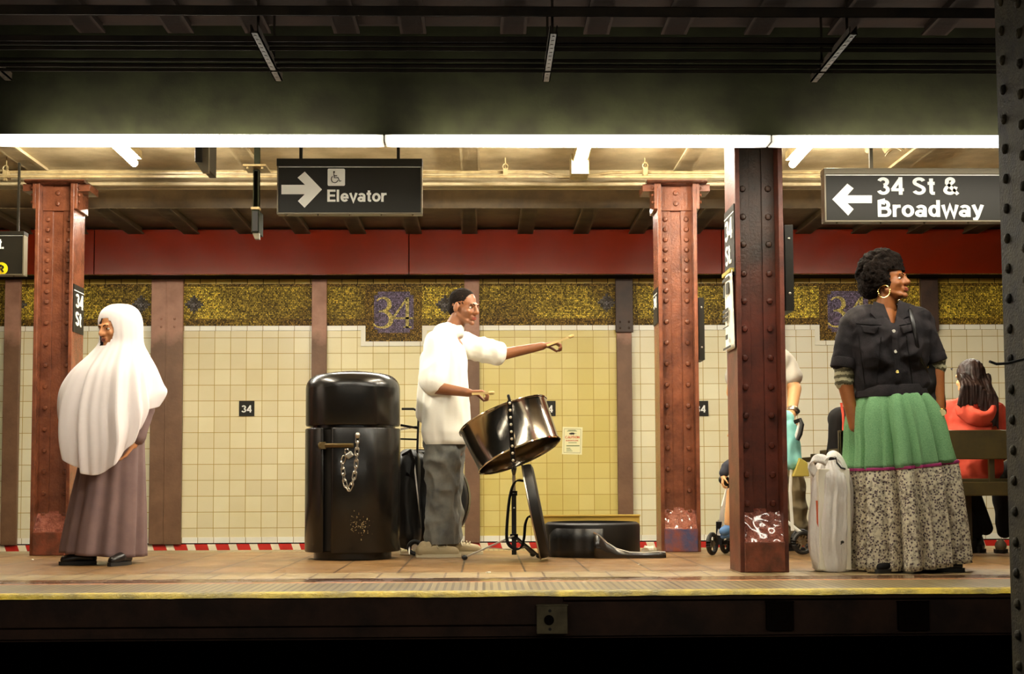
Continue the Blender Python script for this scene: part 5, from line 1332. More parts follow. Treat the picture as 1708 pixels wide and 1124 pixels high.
shoe(root, (P(1648, 905, 8.85).x, 9.0), (-.4, -.9), .26, M['black_nylon'], M['rubber'], name='boot', high=.11)
D = 8.62; Q = px(D)
root = thing('person', (Q(1432, 925).x, D, .45), 'person in black seated on the bench, mostly hidden behind the green skirt', 'person')
T, Rm, mb, c, hx, z, seat = seated(root, 1437, D, None, 684, .15, 648, arm=.17)
blob(mb, 'body', M['skin_tan'], root, voxel=.007, smooth=3)
mb = MB(); mb.cap((hx - .14, D, z + .0), (hx + .14, D, z + .0), .085, .085); mb.cap((hx, D, z - .05), (hx, D, seat + .08), .165, .165)
for e in (-1, 1): mb.cap((hx + e*.155, D - .02, z), (hx + e*.185, D + .0, z - .28), .068, .058); mb.cap((hx + e*.185, D + .0, z - .28), (hx + e*.11, D + .22, seat + .17), .056, .05)
blob(mb, 'black_top', M['black_cloth'], root, voxel=.009, smooth=4, fold=.004)
mb = MB(); mb.ball(P(1437, 648, D) + Vector((0, -.02, .03)), (.085, .1, .09), n=16); blob(mb, 'hair', M['hair_black'], root, voxel=.008, smooth=1)
mb = MB()
for e in (-1, 1): mb.cap((hx + e*.08, D, seat + .085), (hx + e*.10, D + .42, seat + .03), .085, .068); mb.cap((hx + e*.10, D + .42, seat + .03), (hx + e*.10, D + .40, .12), .066, .055)
blob(mb, 'trousers', M['black_cloth'], root, voxel=.01, smooth=3)
for e in (-1, 1): shoe(root, (hx + e*.10, D + .36), (0, 1), .25, M['leather'], M['rubber'])
MB().tube([P(1403, 672, D - .17), P(1406, 690, D - .18), P(1407, 705, D - .18), P(1406, 728, D - .18)], .008, 8).build('red_cord', M['red_fleece'], root)
D = 8.6
root = thing('person', (P(1725, 925, D).x, D, .45), 'person seated on the bench behind the foreground column, only dark trouser leg showing', 'person')
T, Rm, mb, c, hx, z, seat = seated(root, 1738, D, None, 680, .15, 642, arm=.15)
blob(mb, 'body', M['skin_tan'], root, voxel=.008, smooth=3)
mb = MB(); mb.cap((hx - .11, D, z), (hx + .11, D, z), .08, .08); mb.cap((hx, D, z - .05), (hx, D, seat + .08), .15, .15)
for e in (-1, 1): mb.cap((hx + e*.14, D, z), (hx + e*.165, D + .03, z - .26), .06, .056); mb.cap((hx + e*.165, D + .03, z - .26), (hx + e*.11, D + .22, seat + .17), .056, .05)
blob(mb, 'coat', M['khaki'], root, voxel=.01, smooth=4, fold=.005)
mb = MB(); mb.ball(P(1738, 642, D) + Vector((0, -.02, .03)), (.085, .1, .09), n=16); blob(mb, 'hair', M['hair_black'], root, voxel=.008, smooth=1)
mb = MB()
for e in (-1, 1): mb.cap((hx + e*.08, D, seat + .085), (hx + e*.13, D + .42, seat + .03), .085, .068)
mb.cap((hx - .13, D + .42, seat + .03), (P(1676, 890, D + .3).x, D + .30, .14), .066, .052); mb.cap((hx + .13, D + .42, seat + .03), (hx + .12, D + .36, .12), .066, .055)
blob(mb, 'dark_trousers', M['black_cloth'], root, voxel=.01, smooth=3, fold=.006)
shoe(root, (P(1680, 905, 8.85).x, 8.95), (-.4, -.9), .25, M['khaki'], M['rubber']); shoe(root, (hx + .12, D + .4), (.2, -1), .25, M['khaki'], M['rubber'])

# ---- man with the pushchair, mostly behind the dark front column ---------------------
D = 9.2; Q = px(D)
root = thing('person', (Q(1300, 915).x, D, 0), 'person in grey T-shirt and khaki trousers pushing a pushchair behind the dark front column', 'person')
mb = MB(); T, Rm = head(mb, Q(1265, 545), (-.8, -.5, -.1), neck=Q(1268, 585))
mb.cap(Q(1240, 602), Q(1296, 600), .08, .08); mb.cap(Q(1270, 610), Q(1288, 720), .14, .13)
mb.cap(Q(1290, 740), Q(1300, 890), .07, .045); mb.cap(Q(1305, 740), Q(1330, 890), .07, .045)
mb.cap(Q(1310, 606), Q(1324, 650, -.04), .056, .050); mb.cap(Q(1325, 648, -.04), Q(1320, 692, -.16), .050, .032); hand(mb, Q(1320, 692, -.16), (.25, -.5, -.8), (-.6, 0, -.5), -1, .9)
mb.cap(Q(1230, 606), Q(1222, 655, -.04), .052, .044); mb.cap(Q(1222, 655, -.04), Q(1240, 695, -.16), .044, .03); hand(mb, Q(1240, 695, -.16), (.2, -.5, -.8), (.6, 0, -.5), 1, .9)
blob(mb, 'body', M['skin_light'], root, voxel=.0055, smooth=3); face_parts(root, T, Rm)
mb = MB(); mb.ball(Q(1267, 535), (.085, .095, .075), n=16); blob(mb, 'hair', M['hair_black'], root, voxel=.008, smooth=1)
mb = MB(); mb.cap(Q(1240, 606), Q(1298, 604), .105, .105); mb.cap(Q(1270, 620), Q(1287, 735), .165, .165); mb.cap(Q(1308, 604), Q(1320, 628, -.02), .075, .078); mb.cap(Q(1232, 604), Q(1226, 628, -.02), .075, .076)
blob(mb, 'grey_t_shirt', M['grey_cotton'], root, voxel=.009, smooth=4, fold=.006, fold_scale=(8, 8, 5))
mb = MB(); mb.cap(Q(1290, 745), Q(1298, 745), .15, .15); mb.cap(Q(1288, 760), Q(1300, 895), .10, .09); mb.cap(Q(1308, 760), Q(1322, 830), .115, .098); mb.cap(Q(1322, 830), Q(1331, 893), .098, .072)
blob(mb, 'khaki_trousers', M['khaki'], root, voxel=.009, smooth=4, fold=.012, fold_scale=(9, 9, 7))
shoe(root, (Q(1338, 915).x, 9.2), (-1, -.2), .27, M['black_nylon'], M['rubber']); shoe(root, (Q(1306, 915).x, 9.3), (-1, -.2), .27, M['black_nylon'], M['rubber'])
w = ring_band(Q(1323, 682, -.135), Q(1321.5, 688, -.15), .038, 'wrist_watch', M['chrome_dull'], root, .006)
MB().cyl(Q(1330, 686, -.18), Q(1330, 686, -.165), .018, n=16).build('watch_face', M['black_gloss'], w)
# pushchair
D = 8.75; Q = px(D)
r = thing('pushchair', (Q(1270, 925).x, D, 0), 'pushchair with teal bag and small black wheels behind the dark front column', 'pushchair')
for (x, y, d_, rr) in ((1188, 907, -.12, .075), (1210, 908, .06, .075), (1222, 908, .12, .07), (1339, 905, -.12, .078), (1336, 902, .3, .078)):
    c = Q(x, y, d_); c.z = rr + .003
    ax = Vector((.25, -1, 0)) if x > 1300 else Vector((.9, -.45, 0)); ax.normalize()
    if x < 1300: ax = Vector((.82, -.58, 0))
    w = MB().tube([c + frame_for(ax)[0]*(rr-.014)*math.cos(t_) + frame_for(ax)[1]*(rr-.014)*math.sin(t_) for t_ in [2*PI*i/28 for i in range(28)]], .015, 8, closed=True).build('wheel', M['rubber'], r)
    hb = MB().cyl(c - ax*.014, c + ax*.014, .018, n=14)
    for i in range(6):
        t_ = 2*PI*i/6; hb.tube([c, c + (frame_for(ax)[0]*math.cos(t_) + frame_for(ax)[1]*math.sin(t_))*(rr-.02)], .005, 6)
    hb.build('hub', M['chrome_dull'], w)
fr = MB()
fr.tube([Q(1199, 893, -.05), Q(1206, 845, -.05), Q(1220, 790, -.05), Q(1255, 760, -.1)], .014, 8)
fr.tube([Q(1206, 893, .1), Q(1214, 845, .1), Q(1235, 790, .1)], .012, 8)
fr.tube([Q(1199, 870, -.05), Q(1240, 850, 0), Q(1300, 860, 0), Q(1338, 890, -.1)], .012, 8)
fr.tube([Q(1322, 885, -.12), Q(1318, 820, -.12), Q(1322, 750, -.14), Q(1334, 705, -.16)], .011, 8)
fr.build('frame', M['sign_white'], r)
MB().tube([Q(1199, 908, -.05), Q(1199, 870, -.05)], .02, 10).tube([Q(1186, 905, -.1), Q(1212, 905, .05)], .012, 8).build('front_fork', M['black_plastic'], r)
MB().tube([Q(1325, 704, -.16), Q(1335, 700, -.18), Q(1338, 708, -.2), Q(1335, 724, -.2), Q(1330, 734, -.2)], .014, 10).build('handle', M['black_plastic'], r)
mb = MB(); mb.cap(Q(1318, 715, -.1), Q(1322, 770, -.12), .05, .06); mb.cap(Q(1310, 700, -.05), Q(1312, 760, -.05), .06, .06)
blob(mb, 'teal_bag', M['teal'], r, voxel=.008, smooth=4, fold=.01, fold_scale=(12, 12, 6))
MB().prism([(Q(1312, 795).x, Q(1312, 795).z), (Q(1338, 795).x, Q(1338, 795).z), (Q(1335, 772).x, Q(1335, 772).z), (Q(1322, 764).x, Q(1322, 764).z)], D - .2, D - .05).build('olive_pouch', M['olive'], r, bevel=.006)
mb = MB(); mb.cap(Q(1240, 800), Q(1290, 800), .10, .10); mb.cap(Q(1285, 790), Q(1300, 720), .09, .08); blob(mb, 'seat', M['navy'], r, voxel=.01, smooth=4)
MB().cap(Q(1206, 800, -.12), Q(1216, 806, -.08), .03, .035).build('bumper_bar', M['black_plastic'], r)
root = thing('child', (Q(1235, 820).x, D - .1, P(1235, 820, D).z), 'small child in a navy top sitting in the pushchair, leg and hand showing', 'child')
mb = MB(); T, Rm = head(mb, Q(1236, 722, -.1), (-1, -.2, 0), s=.80, neck=Q(1246, 752, -.1))
mb.cap(Q(1248, 760, -.1), Q(1250, 800, -.1), .085, .09); mb.cap(Q(1240, 764, -.16), Q(1214, 782, -.18), .032, .028); mb.cap(Q(1214, 782, -.18), Q(1207, 795, -.2), .026, .02); hand(mb, Q(1207, 793, -.2), (-.2, -.2, -1), (1, 0, 0), 1, .8, .62)
mb.cap(Q(1240, 815, -.16), Q(1222, 822, -.18), .05, .042); mb.cap(Q(1222, 822, -.18), Q(1215, 872, -.16), .04, .028)
blob(mb, 'body', M['skin_light'], root, voxel=.006, smooth=3); face_parts(root, T, Rm, .8)
mb = MB(); mb.ball(Q(1241, 716, -.09), (.075, .08, .072), n=14); blob(mb, 'blond_hair', M['hair_blond'], root, voxel=.008, smooth=1)
mb = MB(); mb.cap(Q(1246, 765, -.1), Q(1248, 800, -.1), .095, .1); mb.cap(Q(1238, 766, -.16), Q(1213, 780, -.18), .045, .042); mb.cap(Q(1213, 780, -.18), Q(1208, 788, -.195), .038, .034)
blob(mb, 'navy_top', M['navy'], root, voxel=.007, smooth=3, fold=.004)
mb = MB(); mb.cap(Q(1214, 882, -.16), Q(1207, 886, -.18), .032, .03); blob(mb, 'blue_shoe', M['blue_shoe'], root, voxel=.005, smooth=2)
MB().cap(Q(1216, 893, -.16), Q(1206, 894, -.17), .018, .018).build('footrest', M['blue_shoe'], r)
# ================================================================== THINGS ON THE PLATFORM
# ---- trash can ---------------------------------------------------------------------
D = 8.56; a, b = P(510, 800, D), P(667, 800, D); cx = (a.x + b.x)/2; rad = (b.x - a.x)/2
DC = D; zz = lambda y: P(588, y, DC - rad*.5).z
r = thing('trash_can', (cx, DC, 0), 'tall round black trash can with domed lid, padlock and chain', 'trash can')
ax = Vector((0, 0, 1)); O = Vector((cx, DC, 0))
zf_ = lambda y: P(588, y, DC - rad).z; zs_ = lambda y: P(588, y, DC).z
MB().lathe(O, ax, [(rad*.82, 0.0), (rad*.82, zf_(916))], 64).build('base', M['black_can'], r, bevel=.004)
z0, z1 = zs_(918), zs_(716)
mb = MB()
# body wall with an open vertical door gap on the camera's left
gap0, gap1 = R(-90 - 32), R(-90 - 21)
prof_n = 88; rows = []
for zq in (z0, z0 + .004, z1 - .006, z1):
    rr = rad*(.985 if zq in (z0, z1) else .995); row = []
    for k in range(prof_n + 1):
        th = gap1 + (2*PI - (gap1 - gap0))*k/prof_n; row.append(Vector((cx + rr*math.cos(th), DC + rr*math.sin(th), zq)))
    rows.append(row)
mb.grid(rows, closed=False); mb.build('body', M['black_can'], r, solid=.008)
MB().lathe(O, ax, [(rad*.93, z0 + .01), (rad*.93, z1 - .01)], 64).build('liner', M['black_plastic'], r)
MB().lathe(O, ax, [(rad*.90, z1 - .02), (rad*.90, zs_(700))], 64).build('neck', M['black_can'], r)
l0 = zs_(711); lt = P(588, 619, DC).z; prof = [(rad*.90, l0), (rad*.985, l0), (rad*1.0, l0 + .01), (rad*1.0, lt - .118)]
for i in range(9): t_ = PI/2*i/8; prof.append((rad*(.66 + .34*math.cos(t_)), lt - .118 + .095*math.sin(t_)))
prof += [(rad*.45, lt - .012), (rad*.2, lt - .003), (.002, lt)]
MB().lathe(O, ax, prof, 72).build('lid', M['black_can'], r)
def can(x, y, out=.0):
    """point on the can's wall seen at that pixel"""
    X = P(x, y, DC - rad*.8).x; dx = max(-.98, min(.98, (X - cx)/rad)); yy = DC - rad*math.sqrt(1 - dx*dx)
    p = P(x, y, yy - out); return p
mb = MB(); pts = [can(531 + 59*i/8, 743, .012) for i in range(9)]
g = MB(); rows = [[p + Vector((0, 0, .012)) for p in pts], [p + Vector((0, 0, .006)) + Vector((0, -.004, 0)) for p in pts], [p - Vector((0, 0, .012)) for p in pts]]
g.grid(rows, closed=False); hp = g.build('hasp', M['brass'], r, solid=.006)
p = can(538, 743, .02); MB().box(p.x - .022, p.x + .022, p.y - .006, p.y + .006, p.z - .022, p.z + .022).ball(p + Vector((-.012, -.007, .012)), .005, n=8).ball(p + Vector((-.012, -.007, -.012)), .005, n=8).build('hinge_plate', M['brass'], hp, bevel=.002)
p = can(583, 759, .02); rot = Matrix.Rotation(R(38), 3, 'Y')
pl = MB().box(p.x - .022, p.x + .022, p.y - .011, p.y + .011, p.z - .017, p.z + .017, rot=Matrix.Rotation(R(-35), 3, 'Y')).build('padlock', M['chrome_dull'], r, bevel=.004, smooth=False)
up_v = Matrix.Rotation(R(-35), 3, 'Y') @ Vector((0, 0, 1)); rt = Matrix.Rotation(R(-35), 3, 'Y') @ Vector((1, 0, 0))
MB().tube([p + up_v*.015 - rt*.013] + [p + up_v*(.032 + .013*math.sin(t_)) - rt*.013*math.cos(t_) for t_ in [PI*i/10 for i in range(11)]] + [p + up_v*.015 + rt*.013], .0042, 8).build('shackle', M['chrome'], pl)
path = [(596.5, 727), (596, 737), (595.5, 748), (595, 758), (594.5, 768), (593.5, 778), (592, 788), (590, 798), (587, 807), (582, 817), (577, 811), (574, 801), (573, 791), (571.5, 781), (571, 771), (574, 762)]
ch = thing('chain', can(588, 820, .02), 'steel chain hanging in a loop on the front of the trash can', 'chain')
for i in range(len(path) - 1):
    a_, b_ = can(*path[i], .014), can(*path[i+1], .014); d_ = (b_ - a_).normalized(); c = (a_ + b_)/2
    side = d_.cross(Vector((0, 1, 0))).normalized() if i % 2 == 0 else Vector((0, -1, 0)); L = (b_ - a_).length*.5 + .008; w_ = .011
    if i % 2: side = (side + d_.cross(Vector((0, 1, 0)))*.45).normalized()
    pts = [c + d_*(L - w_)*(1 if math.cos(t_) > 0 else -1) + d_*w_*math.cos(t_) + side*w_*math.sin(t_) for t_ in [2*PI*(k+.5)/16 for k in range(16)]]
    MB().tube(pts, .0036, 6, closed=True).build('link', M['chrome_dull'], ch)
p = can(596.5, 726, .012); MB().ball(p, (.016, .012, .02), n=12).build('anchor_bolt', M['chrome_dull'], ch)
# scuffs of bare paint
rnd = random.Random(2); mb = MB()
for i in range(90):
    x, y = 597 + rnd.gauss(0, 11), 877 + rnd.gauss(0, 11); p = can(x, y, .0015); s_ = .001 + rnd.random()*.0028
    mb.ball(p, (s_, .0006, s_*(.6 + rnd.random())), n=6)
tag(mb.build('paint_scuff', M['conduit'], r), None, None, None, 'stuff')
# ---- luggage trolley with soft case and round drum case ---------------------------------
D = 9.02; Q = px(D)
r = thing('luggage_trolley', (Q(690, 925).x, D, 0), 'folding luggage trolley standing between the trash can and the drummer', 'trolley')
for d_ in (0, .22):
    MB().tube([Q(670, 682, d_), Q(690, 682, d_), Q(697, 686, d_), Q(698, 700, d_), Q(696, 750, d_), Q(694, 915, d_)], .008, 8).build('upright', M['black_plastic'], r)
MB().tube([Q(697, 686, 0), Q(697, 686, .22)], .008, 8).build('grip', M['black_plastic'], r)
MB().tube([Q(668, 709, -.02), Q(697, 714, -.02)], .008, 8).tube([Q(668, 716, -.02), Q(697, 711, .0)], .006, 8).build('cross_strut', M['chrome'], r)
MB().tube([Q(668, 732, -.02), Q(697, 733, -.02)], .006, 8).build('lower_strut', M['black_plastic'], r)
MB().tube([Q(668, 916, -.15), Q(668, 925, -.3), Q(682, 925, -.3), Q(684, 905, -.15)], .006, 8).build('foot_loop', M['chrome_dull'], r)
c = Q(692, 915, -.2); c.z = .055
w = MB().tube([c + Vector((.04*math.cos(t_), 0, .04*math.sin(t_))) for t_ in [2*PI*i/24 for i in range(24)]], .014, 8, closed=True).build('wheel', M['rubber'], r)
MB().cyl(c - Vector((0, .012, 0)), c + Vector((0, .012, 0)), .022, n=14).build('hub', M['chrome_dull'], w)
r = thing('soft_case', (Q(688, 910).x, D - .05, .06), 'black soft luggage bag strapped upright on the trolley beside the trash can', 'bag')
mb = MB(); mb.cap(Q(680, 772, -.06), Q(678, 890, -.06), .09, .10); mb.cap(Q(690, 772, .1), Q(690, 885, .1), .09, .10); mb.cap(Q(705, 778, .1), Q(705, 885, .1), .08, .09)
bd = blob(mb, 'bag_body', M['black_nylon'], r, voxel=.009, smooth=4, fold=.014, fold_scale=(8, 8, 4))
MB().tube([Q(672, 760, -.12), Q(684, 752, -.16), Q(690, 770, -.17), Q(686, 795, -.17), Q(678, 790, -.16)], .013, 8).build('carry_handle', M['black_cloth'], r)
MB().tube([Q(690, 762, -.15), Q(697, 830, -.17), Q(702, 880, -.16)], .006, 6).build('zip', M['chrome_dull'], r)
# round case seen face on
DR = 9.38; Q = px(DR); c = Q(703, 825); rr = 80*S(DR); c.z = rr + .03
r = thing('round_drum_case', (c.x, DR, .03), 'large round black drum case standing on edge behind the drummer', 'drum case')
rot_ax = Vector((-.10, -1, .02)).normalized()
MB().lathe(c + rot_ax*(-.12), rot_ax, [(rr*.6, 0), (rr*.97, .004), (rr, .02), (rr, .22), (rr*.96, .245), (rr*.75, .255), (rr*.4, .262), (.003, .264)], 72).build('shell', M['black_nylon'], r)
MB().tube([c + rot_ax*.075 + (frame_for(rot_ax)[0]*math.cos(t_) + frame_for(rot_ax)[1]*math.sin(t_))*(rr + .002) for t_ in [2*PI*i/60 for i in range(60)]], .006, 6, closed=True).build('zip_piping', M['black_gloss'], r)
# ---- steel drum on its stand ----------------------------------------------------------------
DP = 8.33; Q = px(DP)
ctop = (Q(768, 722) + Q(910, 665))/2; cbot = (Q(800, 788) + Q(934, 735))/2
axis = (ctop - cbot); Ld = axis.length; axis.normalize(); axis = (axis + Vector((0, .20, 0))).normalized()
Rt = (Q(768, 722) - Q(910, 665)).length/2*1.01; Rb = (Q(800, 788) - Q(934, 735)).length/2*1.0
cen = (ctop + cbot)/2; c0 = cen - axis*Ld/2
r = thing('steel_drum', c0, 'chrome steel drum tilted on its stand in front of the drummer', 'drum')
MB().lathe(c0, axis, [(Rb - .004, 0), (Rb, .002), (Rb, .01), (Rb - .002, .016), (Rt - .004, Ld - .016), (Rt, Ld - .008), (Rt + .003, Ld)], 96, False, False).build('skirt', M['steel_pan'], r, solid=.003)
for cc, rr_, nm in ((c0 + axis*.004, Rb + .002, 'lower_rim'), (c0 + axis*Ld, Rt + .003, 'upper_rim')):
    u, v = frame_for(axis); MB().tube([cc + (u*math.cos(t_) + v*math.sin(t_))*rr_ for t_ in [2*PI*i/96 for i in range(96)]], .006, 8, closed=True).build(nm, M['chrome'], r)
bowl = [(Rt - .006, Ld - .004)] + [((Rt - .006)*math.cos(PI/2*i/12), Ld - .004 - .17*math.sin(PI/2*i/12)) for i in range(1, 13)]
MB().lathe(c0, axis, bowl, 72, False, False).build('playing_bowl', M['pan_inside'], r, solid=.002)
u, v = frame_for(axis); nt_ = MB()
for ring, n_, rn, rad_ in ((.78, 8, .055, .17), (.45, 5, .045, .13)):
    for i in range(n_):
        t_ = 2*PI*i/n_; h_ = Ld - .004 - .17*math.sin(math.acos(ring)) + .004
        nt_.lathe(c0 + axis*h_ + (u*math.cos(t_) + v*math.sin(t_))*Rt*ring, axis, [(rn, 0), (rn*.9, .006), (rn*.5, .01), (.002, .012)], 16)
nt_.build('note_dents', M['chrome_dull'], r)
# uprights of the stand, drilled and bolted
st = thing('drum_stand', (Q(855, 900).x, DP, 0), 'tripod drum stand with drilled chrome upright in front of the steel drum', 'stand')
for d_ in (-.34, .34):
    a_, b_ = Q(850, 668, 0), Q(857, 772, 0); a_.y = b_.y = DP + d_; 
    if d_ < 0: a_, b_ = P(850, 668, DP + d_), P(856, 772, DP + d_)
    up_ = MB().bar(a_, b_, .030, .008, up=(0, 1, 0)).build('upright', M['chrome'], st, bevel=.002, smooth=False)
    bb = MB()
    for i in range(9): q = a_.lerp(b_, .04 + i*.115); bb.ball(q - Vector((0, .006, 0)), (.0085, .006, .0085), n=10)
    if d_ < 0: bb.build('wing_bolts', M['chrome_dull'], up_)
    else: bb.bm.free()
    if d_ < 0: MB().cap(a_, P(848, 660, DP + d_), .009).build('hook', M['black_plastic'], st)
yk = P(856, 782, DP).z
MB().tube([P(856, 770, DP - .34), Vector((P(857, 780, DP).x, DP - .30, yk)), Vector((P(857, 780, DP).x, DP, yk - .03)), Vector((P(857, 780, DP).x, DP + .30, yk)), Vector((P(857, 772, DP).x, DP + .34, yk + .03))], .011, 10).build('yoke', M['black_plastic'], st)
ctr = Vector((P(857, 800, DP).x, DP, 0))
pole = MB().cyl(ctr + Vector((0, 0, yk - .03)), ctr + Vector((0, 0, .32)), .010, n=16).build('upper_pole', M['chrome_dull'], st)
MB().cyl(ctr + Vector((0, 0, .40)), ctr + Vector((0, 0, .03)), .015, n=16).build('lower_pole', M['black_plastic'], st)
MB().cyl(ctr + Vector((0, 0, .13)), ctr + Vector((0, 0, .16)), .025, n=16).cyl(ctr + Vector((0, 0, .40)), ctr + Vector((0, 0, .43)), .022, n=16).build('collar', M['black_plastic'], st)
for ex, ey in ((P(775, 925, DP).x, DP - .02), (P(900, 925, DP).x, DP + .12), (P(905, 925, DP).x - .05, DP + .3)):
    e_ = Vector((ex, ey, .016)); s_ = ctr + Vector((0, 0, .15))
    MB().bar(s_, e_, .022, .010, up=(0, 0, 1)).build('leg', M['black_plastic'] if ex > ctr.x else M['chrome_dull'], st, bevel=.002, smooth=False)
    m_ = s_.lerp(e_, .55); MB().bar(ctr + Vector((0, 0, .06)), m_, .014, .005, up=(0, 0, 1)).build('brace', M['chrome_dull'], st, smooth=False)
    MB().ball(e_, (.02, .02, .016), n=10).build('rubber_foot', M['rubber'], st)
# round lid leaning on the stand, seen edge on
DLd = 8.22
top, bot = P(879, 772, DLd), P(911, 928, DLd); bot.z = .005
axd = (top - bot).normalized(); nrm = axd.cross(Vector((0, 1, 0))).normalized(); nrm = (nrm + Vector((0, .05, 0))).normalized()
cl = (top + bot)/2; rl_ = (top - bot).length/2 - .01; cl = bot + axd*(rl_ + .012)
r = thing('case_lid', bot, 'round black case lid leaning edge-on against the drum stand', 'case lid')
MB().lathe(cl - nrm*.034, nrm, [(rl_*.3, 0), (rl_*.9, .002), (rl_*.985, .012), (rl_, .03), (rl_, .062), (rl_*.985, .066)], 72, True, True).build('shell', M['black_plastic'], r)
f1, f2 = frame_for(nrm)
MB().tube([cl + nrm*.033 + (f1*math.cos(t_) + f2*math.sin(t_))*(rl_ + .001) for t_ in [2*PI*i/60 for i in range(60)]], .005, 6, closed=True).build('edge_piping', M['chrome_dull'], r)
def strap(pts, w_, name, m, parent, th=.004):
    """flat webbing through the points, its width lying in depth"""
    P_ = [Vector(p) for p in pts]; rows = []; n_ = len(P_)
    fine = []
    for i in range(n_ - 1):
        p0, p1, p2, p3 = P_[max(i-1, 0)], P_[i], P_[i+1], P_[min(i+2, n_-1)]
        for q in range(6):
            t_ = q/6; fine.append(.5*((2*p1) + (p2-p0)*t_ + (2*p0 - 5*p1 + 4*p2 - p3)*t_*t_ + (3*p1 - p0 - 3*p2 + p3)*t_**3))
    fine.append(P_[-1]); rows = [[p + w_[0]*.5, p + w_[0]*.17, p - w_[0]*.17, p - w_[0]*.5] for p in fine]
    g = MB(); g.grid(rows, closed=False); return g.build(name, m, parent, solid=th)
Ql = px(DLd - .04)
strap([Ql(874, 802), Ql(860, 803), Ql(851, 825), Ql(846, 870), Ql(846, 902), Ql(856, 914), Ql(868, 914), Ql(874, 898), Ql(876, 875), Ql(881, 862), Ql(886, 862)], [Vector((.012, .035, .006))], 'shoulder_strap', M['black_cloth'], r, .008)
# round case lying on the floor
Dk = 8.75; a, b = P(908, 900, Dk), P(1067, 900, Dk); ck = (a.x + b.x)/2; rk = (b.x - a.x)/2
r = thing('round_floor_case', (ck, Dk, 0), 'low round black case lying on the floor under the wall notice', 'drum case')
hk = P(985, 871, Dk - rk*.3).z
MB().lathe((ck, Dk, 0), (0, 0, 1), [(rk*.97, 0), (rk, .015), (rk, hk - .03), (rk*.985, hk - .012), (rk*.93, hk), (rk*.88, hk), (rk*.88, .01)], 80, True, True).build('shell', M['black_plastic'], r)
# skirt of loose fabric on its front left and flap on the floor
fl = MB(); rows = []
for i in range(31):
    t_ = i/30; th = R(-90 - 62 + 70*t_); zt_2 = hk - .035 if t_ > .15 else hk - .035 - (.15 - t_)*.3
    rows.append([Vector((ck + (rk + .010 + .004*math.sin(i*.9))*math.cos(th), Dk + (rk + .010 + .004*math.sin(i*.9))*math.sin(th), z)) for z in (zt_2, zt_2*.6, zt_2*.3, .004)])
fl.grid(rows, closed=False); fl.build('front_pocket', M['black_nylon'], r, solid=.006)
top_pts = [(990, 888), (1000, 893), (1012, 905), (1028, 915), (1050, 921), (1075, 922), (1098, 920), (1110, 921)]
rows = []
for i, (x, y) in enumerate(top_pts):
    y_ = 8.40 - .0*i; p = P(x, y, y_); q = Vector((p.x, y_ - .03, .004)); rows.append([p + Vector((0, .12 if i > 4 else .01, .0)), p, (p + q)/2 + Vector((0, -.012, 0)), q])
g = MB(); g.grid(rows, closed=False); g.build('open_flap', M['black_gloss'], r, solid=.008)
MB().tube([P(x, y, 8.395) for x, y in top_pts], .005, 6).build('flap_piping', M['chrome_dull'], r)
a, b = P(907, 884, 9.12), P(1067, 858, 9.12)
tag(MB().box(a.x, b.x, 9.12, 9.2, 0, b.z).box(a.x - .004, b.x + .004, 9.11, 9.21, b.z - .012, b.z).build('cardboard_box', M['cardboard'], origin=((a.x+b.x)/2, 9.16, 0), bevel=.003, smooth=False), 'flat yellowish cardboard box standing behind the round floor case', 'box')
# crumpled paper by the flap, and litter
def scrap(x, y, s_, label, name='paper_scrap', tall=.5):
    p = FL(x, y); rnd = random.Random(int(x)); mb = MB()
    bmesh.ops.create_icosphere(mb.bm, subdivisions=2, radius=1)
    for v in mb.bm.verts:
        q = .65 + .6*rnd.random(); v.co = Vector((v.co.x*s_*q, v.co.y*s_*q*.8, max(-.0, v.co.z*s_*tall*q + s_*tall*.5))) + p
    tag(mb.build(name, M['paper'], origin=p, smooth=False), label, 'litter')
scrap(1082, 921, .05, 'crumpled white paper beside the open flap of the round case', tall=.6)
scrap(54, 934, .010, 'tiny white paper scrap on the floor near the left column'); scrap(815, 955, .016, 'small white paper scrap on the grey floor tiles below the drum stand', tall=.2)
scrap(1066, 942, .007, 'tiny brown and white crumb on the floor right of the round case')
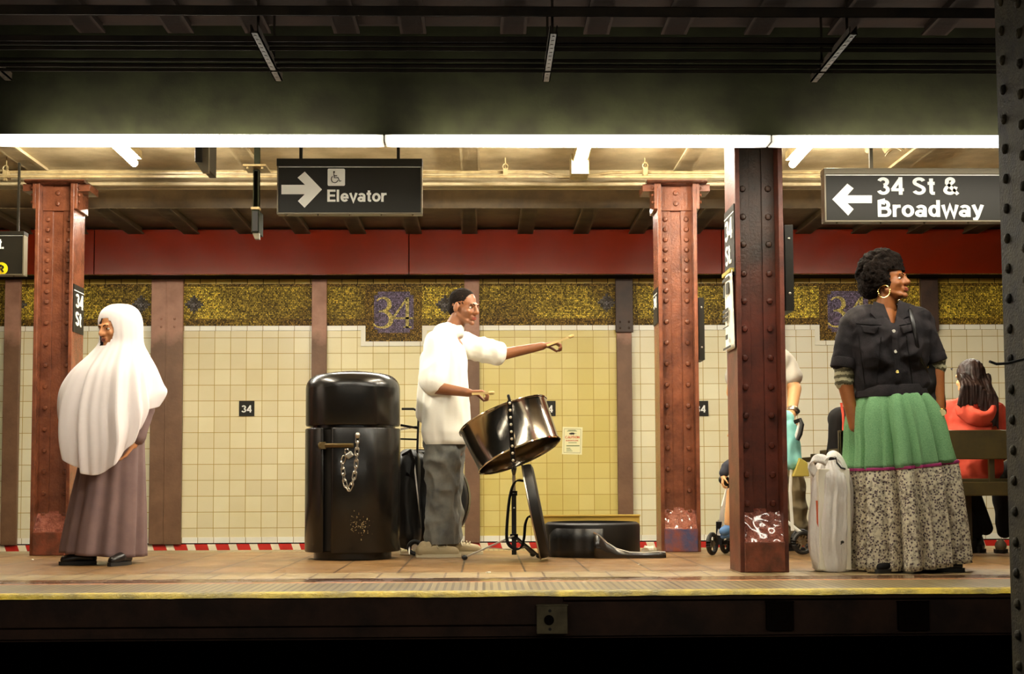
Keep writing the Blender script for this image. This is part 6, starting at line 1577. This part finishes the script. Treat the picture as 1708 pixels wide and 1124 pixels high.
# drain cover strip
# ---- plastic bag with a tall box in it -----------------------------------------------------------
D = 7.08; Q = px(D)
r = thing('plastic_bag', (Q(1388, 957).x, D, 0), 'tall white plastic carrier bag holding a box, standing beside the long skirt', 'bag')
bx0, bx1 = Q(1360, 900).x, Q(1412, 900).x
MB().box(bx0, bx1, D - .09, D + .09, .012, Q(1388, 782).z).build('box_inside', M['paper'], r, bevel=.004, smooth=False)
rings = [(1368, 959, 1408, 959, .08, .0), (1364, 957, 1413, 957, .105, .015), (1355, 940, 1417, 935, .112, .03), (1349, 905, 1418, 900, .112, .04), (1351, 860, 1420, 855, .110, .045), (1355, 815, 1419, 812, .108, .045), (1357, 790, 1415, 792, .104, .04), (1361, 777, 1408, 777, .085, .07), (1370, 768, 1400, 766, .045, .12)]
mb = MB(); dr = drape(D, rings, folds=((9, .5, .3), (14, .6, 1.7), (23, .5, 4.0), (4, .3, 2.0)), twist=2.2)
for v in dr.bm.verts: v.co += Vector((.004*noise.noise(v.co*14), .012*noise.noise(v.co*9), .006*noise.noise(v.co*12)))
for v in dr.bm.verts: v.co.z = max(v.co.z, .004)
film = dr.build('bag_film', M['bag_film'], r, solid=.0015)
# handles: a flopped one on the left, a looped one on the right
strap([Q(1360, 790, -.10), Q(1351, 774, -.12), Q(1357, 765, -.11), Q(1370, 765, -.09), Q(1380, 770, -.07)], [Vector((.03, .03, .045))], 'handle_flap', M['bag_film'], r, .003)
strap([Q(1374, 772, -.06), Q(1380, 760, -.06), Q(1390, 757, -.05), Q(1401, 764, -.05), Q(1411, 782, -.06), Q(1415, 800, -.07)], [Vector((.02, .04, .035))], 'handle_loop', M['bag_film'], r, .003)
MB().tube([Q(1394, 763, -.07), Q(1396, 772, -.08), Q(1403, 780, -.09), Q(1410, 782, -.09)], .005, 6).build('box_handle', M['black_plastic'], r)
dr = film
p0, p1, p2, p3 = Q(1361, 835, -.125), Q(1364, 835, -.125), Q(1365, 879, -.125), Q(1362.5, 872, -.125)
MB().prism([(p0.x, p0.z), (p1.x, p1.z), (p2.x, p2.z), (p3.x, p3.z)], D - .126, D - .122).build('orange_print', M['orange_print'], r, smooth=False)
MB().ball(Q(1405, 904, -.124), (.010, .002, .008), n=8).ball(Q(1403, 907, -.124), (.004, .002, .004), n=6).build('small_print', M['ink'], r)
